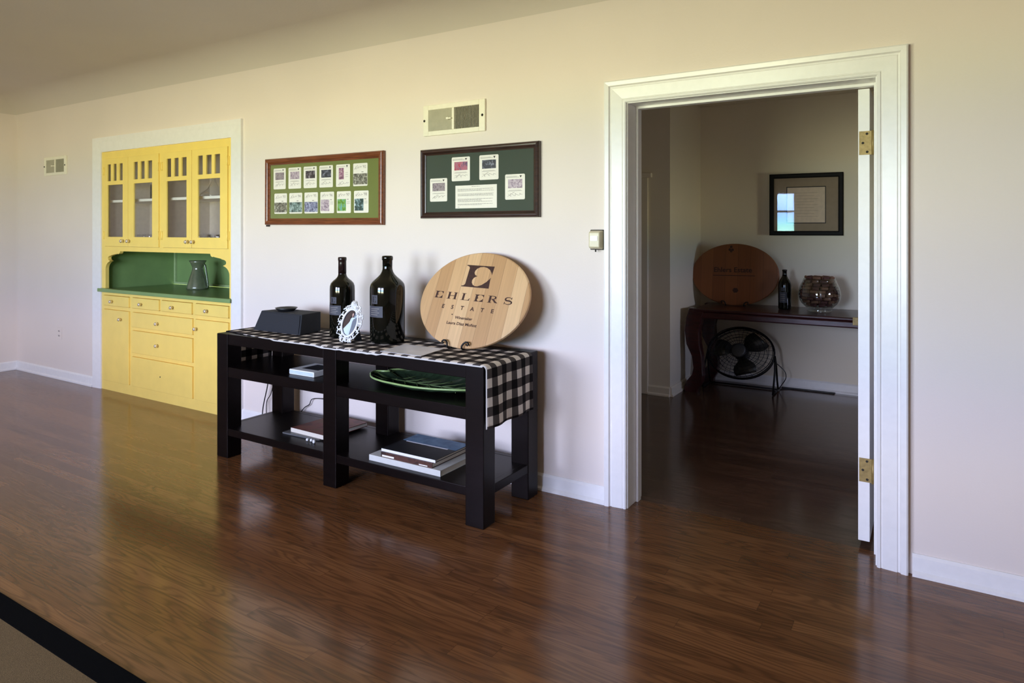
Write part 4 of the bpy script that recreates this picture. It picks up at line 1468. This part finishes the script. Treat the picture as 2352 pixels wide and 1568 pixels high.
# ================================================================== hall furniture
HZ = 0.732
HO = (-0.9, 2.92, 0)
ht = thing('hall_table', 'dark red wooden console table with curved legs against the hall wall', 'table', HO)
HX0, HX1, HY0, HY1 = -1.80, 0.30, 2.62, 3.225
mb = MB()
ro_ = 0.02
mb.box(HX0 + 0.02, HX1, HY0, HY1, HZ - 0.03, HZ)
mb.build('table_top', M['mahog'], ht, HO, bevel=0.012, seg=3)
MB().box(HX0 + 0.06, HX1 - 0.03, HY0 + 0.008, HY1 - 0.02, 0.648, HZ - 0.03).build('apron', M['mahog'], ht, HO, bevel=0.01, seg=2)
Lp = [(-1.815, 0.73), (-1.838, 0.64), (-1.852, 0.53), (-1.838, 0.414), (-1.79, 0.315), (-1.776, 0.211), (-1.79, 0.15), (-1.835, 0.09), (-1.86, 0.03), (-1.85, 0.0)]
Rp = [(-1.67, 0.73), (-1.70, 0.64), (-1.725, 0.53), (-1.72, 0.42), (-1.70, 0.315), (-1.695, 0.211), (-1.69, 0.15), (-1.70, 0.09), (-1.735, 0.03), (-1.74, 0.0)]


def cabriole(mx, y0):
    poly = Lp + Rp[::-1]
    if mx:
        poly = [(HX0 + HX1 - u, v) for u, v in poly]
    # rounded in depth: three slices with slightly smaller side faces
    mb = MB()
    cxm = sum(u for u, v in poly) / len(poly)
    n = len(poly)
    rows_ = [(0.0, 0.86), (0.015, 1.0), (0.085, 1.0), (0.10, 0.86)]
    vs_ = []
    half = n // 2
    for dy, s_ in rows_:
        for i, (u, v) in enumerate(poly):
            mid = (poly[i][0] + poly[n - 1 - i][0]) / 2
            vs_.append((mid + (u - mid) * s_, y0 + dy, v))
    fs = [tuple(range(n)), tuple(range(3 * n, 4 * n))[::-1]]
    for r_ in range(3):
        fs += [(r_ * n + i, (r_ + 1) * n + i, (r_ + 1) * n + (i + 1) % n, r_ * n + (i + 1) % n) for i in range(n)]
    mb.add(vs_, fs, 0, False)
    o = mb.build('leg', M['mahog'], ht, HO)
    return o


for mx in (0, 1):
    for y0 in (HY0 + 0.005, HY1 - 0.11):
        cabriole(mx, y0)

t, dsc, fn = barrel_head('barrel_head', 'oval dark brown barrel head with engraved lettering on the hall table', (-1.52, 2.985, HZ + 0.006), 0.13, 0.382, 0.277, M['barrel2'])
ra = R(1.0)
mb = MB()
x_ = -0.222
v, f = text2d('Ehlers Estate', 0.062, 'CENTER', 1.05, bold=0.001)
put(mb, v, f, -0.015, 0.297, 1, 1)
v, f = ribbon2d([(-0.19, 0.266), (0.18, 0.266)], 0.006)
put(mb, v, f, 0, 0, 1, 1)
mb.build('lettering', M['burn'], t)
mb = MB()
for k in range(6):
    a = k * pi / 3
    e_ = [(0.012 * cos(a) + 0.013 * c_, 0.134 + 0.012 * sin(a) + 0.011 * s2) for c_, s2 in arc(0, 0, 1, 1, 0, 330, 11)]
    put(mb, e_, [tuple(range(len(e_)))], 0.012, 0, 1, 1, 0.0004 + k * 0.0001)
mb.build('flower_emblem', M['burn'], t)
mb = MB()
for dx, dz, r0 in ((0, 0.02, 0.012), (-0.012, -0.004, 0.012), (0.012, -0.006, 0.012), (0, -0.02, 0.010)):
    e_ = [(dx + r0 * c_, 0.505 + dz + r0 * s2) for c_, s2 in arc(0, 0, 1, 1, 0, 330, 11)]
    put(mb, e_, [tuple(range(len(e_)))], -0.03, 0, 1, 1, 0.0004)
mb.build('crest', M['burn'], t)
easel('plate_easel', 'black easel holding the brown barrel head on the hall table', (-1.505, 2.985, HZ + 0.012), 0.13, 1.0, 0.080)

bh = [(0.040, 0), (0.050, 0.004), (0.052, 0.012), (0.053, 0.205), (0.050, 0.226), (0.042, 0.246), (0.028, 0.266), (0.0195, 0.285), (0.0175, 0.30), (0.0175, 0.325), (0.0195, 0.328), (0.0195, 0.338), (0.008, 0.340)]
hb = (-1.082, 2.96)
bottle('wine_bottle', 'small dark wine bottle on the hall table between the brown disc and the cork bowl', hb + (HZ + 0.0005,), bh, 0.27,
       (0.053, (view_angle(*hb, -50), view_angle(*hb, 20), 0.06, 0.15)), (view_angle(*hb, -30), view_angle(*hb, 0), 0.16, 0.19), cap=False)
hb2 = (-0.455, 2.95)
bottle('wine_bottle', 'dark bottle almost wholly hidden behind the door edge on the hall table', hb2 + (HZ + 0.0005,), [(r_, h * 0.9) for r_, h in bh], 0.24, None, None, cap=False, labels=False)
mb = MB()
mb.box(-0.528, -0.47, HY0 - 0.004, HY0 + 0.03, HZ + 0.0005, HZ + 0.003)
mb.box(-0.528, -0.47, HY0 - 0.005, HY0 - 0.0005, 0.675, HZ + 0.003)
mb.build('gold_edge_piece', M['brass'], ht, HO, bevel=0.003)  # unidentified gold item over the front edge, kept as a table part

# bowl with corks
BC = (-0.805, 2.935, HZ + 0.0005)
bw = thing('glass_bowl', 'round clear glass bowl full of corks on the hall table', 'bowl', BC)
outer = [(0.085, 0), (0.095, 0.004), (0.098, 0.012), (0.088, 0.024), (0.105, 0.036), (0.140, 0.070), (0.160, 0.105), (0.166, 0.135), (0.162, 0.17), (0.150, 0.21), (0.132, 0.25), (0.122, 0.276),
         (0.119, 0.276), (0.129, 0.25), (0.147, 0.21), (0.159, 0.17), (0.163, 0.135), (0.157, 0.105), (0.137, 0.072), (0.100, 0.040), (0.02, 0.034)]
MB().lathe(outer, (0, 0, 0), 48).build('bowl', M['bowlglass'], bw)
cr_, cl_ = 0.0122, 0.050
mb = MB().lathe([(cr_ * 0.9, -cl_ / 2), (cr_, -cl_ / 2 + 0.002), (cr_, cl_ / 2 - 0.002), (cr_ * 0.9, cl_ / 2)], (0, 0, 0), 10, axis='X')
proto = mb.build('wine_cork', [M['cork']])
mb2 = MB().lathe([(cr_ * 0.9, -cl_ / 2), (cr_, -cl_ / 2 + 0.002), (cr_, cl_ / 2 - 0.002), (cr_ * 0.9, cl_ / 2)], (0, 0, 0), 10, axis='X')
red_me = mb2.build('wine_cork', [M['corkred']])
rin = lambda z: [r_ for r_, h in outer[12:]][0]
def inner_r(z):
    pts = outer[12:][::-1]
    for (r0, h0), (r1, h1) in zip(pts, pts[1:]):
        if h0 <= z <= h1:
            return r0 + (r1 - r0) * (z - h0) / (h1 - h0 + 1e-9)
    return 0.12
rnd = random.Random(11)
first = [True, True]
cnt = 0
zz = 0.034 + cr_ + 0.012
while zz < 0.300:
    ri = min(inner_r(max(zz - cr_, 0.037)), inner_r(min(zz + cr_, 0.275)))
    ring = 0
    rad = math.sqrt(max((ri - 0.002) ** 2 - (cl_ / 2) ** 2, 0)) - cr_ - 0.002
    while rad > 0.02 and ring < 3:
        nn = int(2 * pi * rad / (cl_ + 0.004 + 0.8 * cr_))
        ph = rnd.random() * 6
        for k in range(nn):
            a = ph + 2 * pi * k / max(nn, 1)
            if zz > 0.29 and rnd.random() < 0.35:
                continue
            src = proto if rnd.random() < 0.6 else red_me
            idx = 0 if src is proto else 1
            o = src if first[idx] else src.copy()
            if not first[idx]:
                COL.objects.link(o)
            first[idx] = False
            o.location = (BC[0] + rad * cos(a), BC[1] + rad * sin(a), BC[2] + zz + rnd.uniform(-0.001, 0.001))
            o.rotation_euler = (0, rnd.uniform(-0.16, 0.16), a + pi / 2 + rnd.uniform(-0.3, 0.3))
            tag(o, 'wine cork in the clear glass bowl on the hall table', 'cork', 'wine corks in the glass bowl')
            cnt += 1
        rad -= 2 * cr_ + 0.006
        ring += 1
    zz += 2 * cr_ + 0.0035

# framed certificate in the hall
FC = (-0.955, YB - 0.032, 1.6365)
hf = thing('framed_certificate', 'black framed certificate with a double mat on the hall wall', 'framed picture', FC, (0, 0, R(4.2)))
hx, hz = 0.300, 0.268
sweep_frame(MB(), -hx + 0.036, hx - 0.036, -hz + 0.03, hz - 0.03, [(-0.004, 0), (-0.004, 0.012), (0.004, 0.016), (0.028, 0.016), (0.036, 0.010), (0.036, 0)]).build('frame', simple('black frame wood', lin(12, 9, 10), 0.5, spec=0.15), hf)
mb = MB()
mb.box(-hx + 0.02, hx - 0.02, -0.006, -0.001, -hz + 0.02, hz - 0.02)
mb.build('mat_board', simple('taupe mat', lin(150, 134, 116), 0.8), hf)
mb = MB()
mb.box(-0.158, 0.163, -0.0072, -0.006, -0.168, 0.158, 0)
mb.box(-0.150, 0.156, -0.0080, -0.0072, -0.160, 0.150, 1)
for k in range(9):
    mb.box(-0.11 + 0.02 * (k % 3), 0.10 - 0.03 * (k % 2), -0.0083, -0.0080, 0.10 - 0.026 * k, 0.103 - 0.026 * k, 2)
mb.build('certificate', [M['ink'], simple('parchment', lin(214, 196, 178), 0.7), simple('pale ink', lin(176, 158, 142), 0.7)], hf)
MB().box(-hx + 0.03, hx - 0.03, -0.0115, -0.0105, -hz + 0.025, hz - 0.025).build('glass', glass_mat('picture glass', (1, 1, 1, 1), 0.45), hf)

# fan under the hall table
FCc = (-1.455, 2.98, 0.318)
fa = thing('floor_fan', 'round black wire-cage floor fan under the hall table', 'fan', (FCc[0], FCc[1], 0))
ft2 = R(24)
fr_x, fr_z = 0.285, 0.228
fz = FCc[2]
def fp(u, v, h):
    return (u + 0.05 * v, v * sin(ft2) - h * cos(ft2), fz + v * cos(ft2) + h * sin(ft2))
mb = MB()
for r_, h, tr_ in ((1.0, 0.0, 0.009), (0.985, 0.05, 0.0035), (0.88, 0.066, 0.002), (0.76, 0.074, 0.002), (0.64, 0.079, 0.002), (0.52, 0.082, 0.002), (0.40, 0.084, 0.002), (0.27, 0.086, 0.003),
                   (0.985, -0.05, 0.0035), (0.75, -0.07, 0.002), (0.5, -0.075, 0.002)):
    mb.tube([fp(fr_x * r_ * cos(2 * pi * k / 48), fr_z * r_ * sin(2 * pi * k / 48), h) for k in range(48)], tr_, 6, closed=True)
for k in range(36):
    a = 2 * pi * k / 36
    mb.tube([fp(fr_x * q_ * cos(a + tw), fr_z * q_ * sin(a + tw), h) for q_, h, tw in ((0.25, 0.086, 0.0), (0.6, 0.079, 0.08), (0.985, 0.05, 0.15), (1.0, 0, 0.15), (0.985, -0.05, 0.15))], 0.0015, 5)
mb.build('wire_cage', M['blackmetal'], fa)
mb = MB()
mb.lathe([(0.060, 0.086), (0.064, 0.09), (0.05, 0.097), (0.01, 0.1)], (0, 0, 0), 24, axis='Y')
mb.v = [fp(x, z, -y) for x, y, z in mb.v]
mb.build('badge', simple('grey badge', lin(70, 68, 66), 0.4), fa)
mb = MB()
mb.lathe([(0.05, -0.12), (0.06, -0.11), (0.06, -0.02), (0.045, 0.03), (0.02, 0.035)], (0, 0, 0), 24, axis='Y')
mb.v = [fp(x, z, -y) for x, y, z in mb.v]
mb.build('motor', M['blackplastic'], fa)
fanblade = simple('grey fan blade', lin(70, 68, 62), 0.35, 0.3)
for k in range(3):
    a0 = R(168 + 120 * k)
    n = 10
    vs_ = []
    for i in range(n + 1):
        q_ = 0.2 + 0.70 * i / n
        w0 = 0.36 + 0.22 * sin(pi * i / n)
        for sgn in (-1, 1):
            a = a0 + sgn * w0
            vs_.append(fp(fr_x * q_ * cos(a), fr_z * q_ * sin(a), sgn * 0.022))
    mb = MB().add(vs_, [(2 * i, 2 * i + 1, 2 * i + 3, 2 * i + 2) for i in range(n)], 0, True)
    o = mb.build('blade', fanblade, fa)
    sd_ = o.modifiers.new('thickness', 'SOLIDIFY')
    sd_.thickness = 0.002
mb = MB()
for sg in (-1, 1):
    e0 = fp(sg * (fr_x + 0.006), 0.0, 0)
    xx = sg * (fr_x + 0.012)
    mb.tube([e0, (xx, 0.02, fz - 0.08), (xx, 0.06, 0.10), (xx, 0.10, 0.010)], 0.008, 8)
    mb.tube([(xx, -0.13, 0.010), (xx, 0.10, 0.010)], 0.008, 8)
    mb.tube([e0, (xx + sg * 0.004, -0.06, fz - 0.12), (xx, -0.13, 0.010)], 0.008, 8)
mb.tube([(-(fr_x + 0.012), 0.10, 0.010), (fr_x + 0.012, 0.10, 0.010)], 0.008, 8)
mb.build('stand', M['blackmetal'], fa)
cord('power_cord', 'black power cord curling on the floor right of the fan in the hall',
     [(-1.16, 3.05, 0.24), (-1.10, 3.06, 0.18), (-1.09, 3.06, 0.12), (-1.13, 3.08, 0.05), (-1.15, 3.12, 0.006), (-1.05, 3.20, 0.005), (-0.95, 3.22, 0.005)], 0.004)
o = MB().box(-0.17, 0.26, -0.012, 0.012, 0, 0.012).build('floor_cable_cover', M['blackplastic'], bevel=0.004)
o.location = (-0.98, 3.205, 0)
tag(o, 'thin black cable cover on the floor along the hall baseboard', 'cable cover')
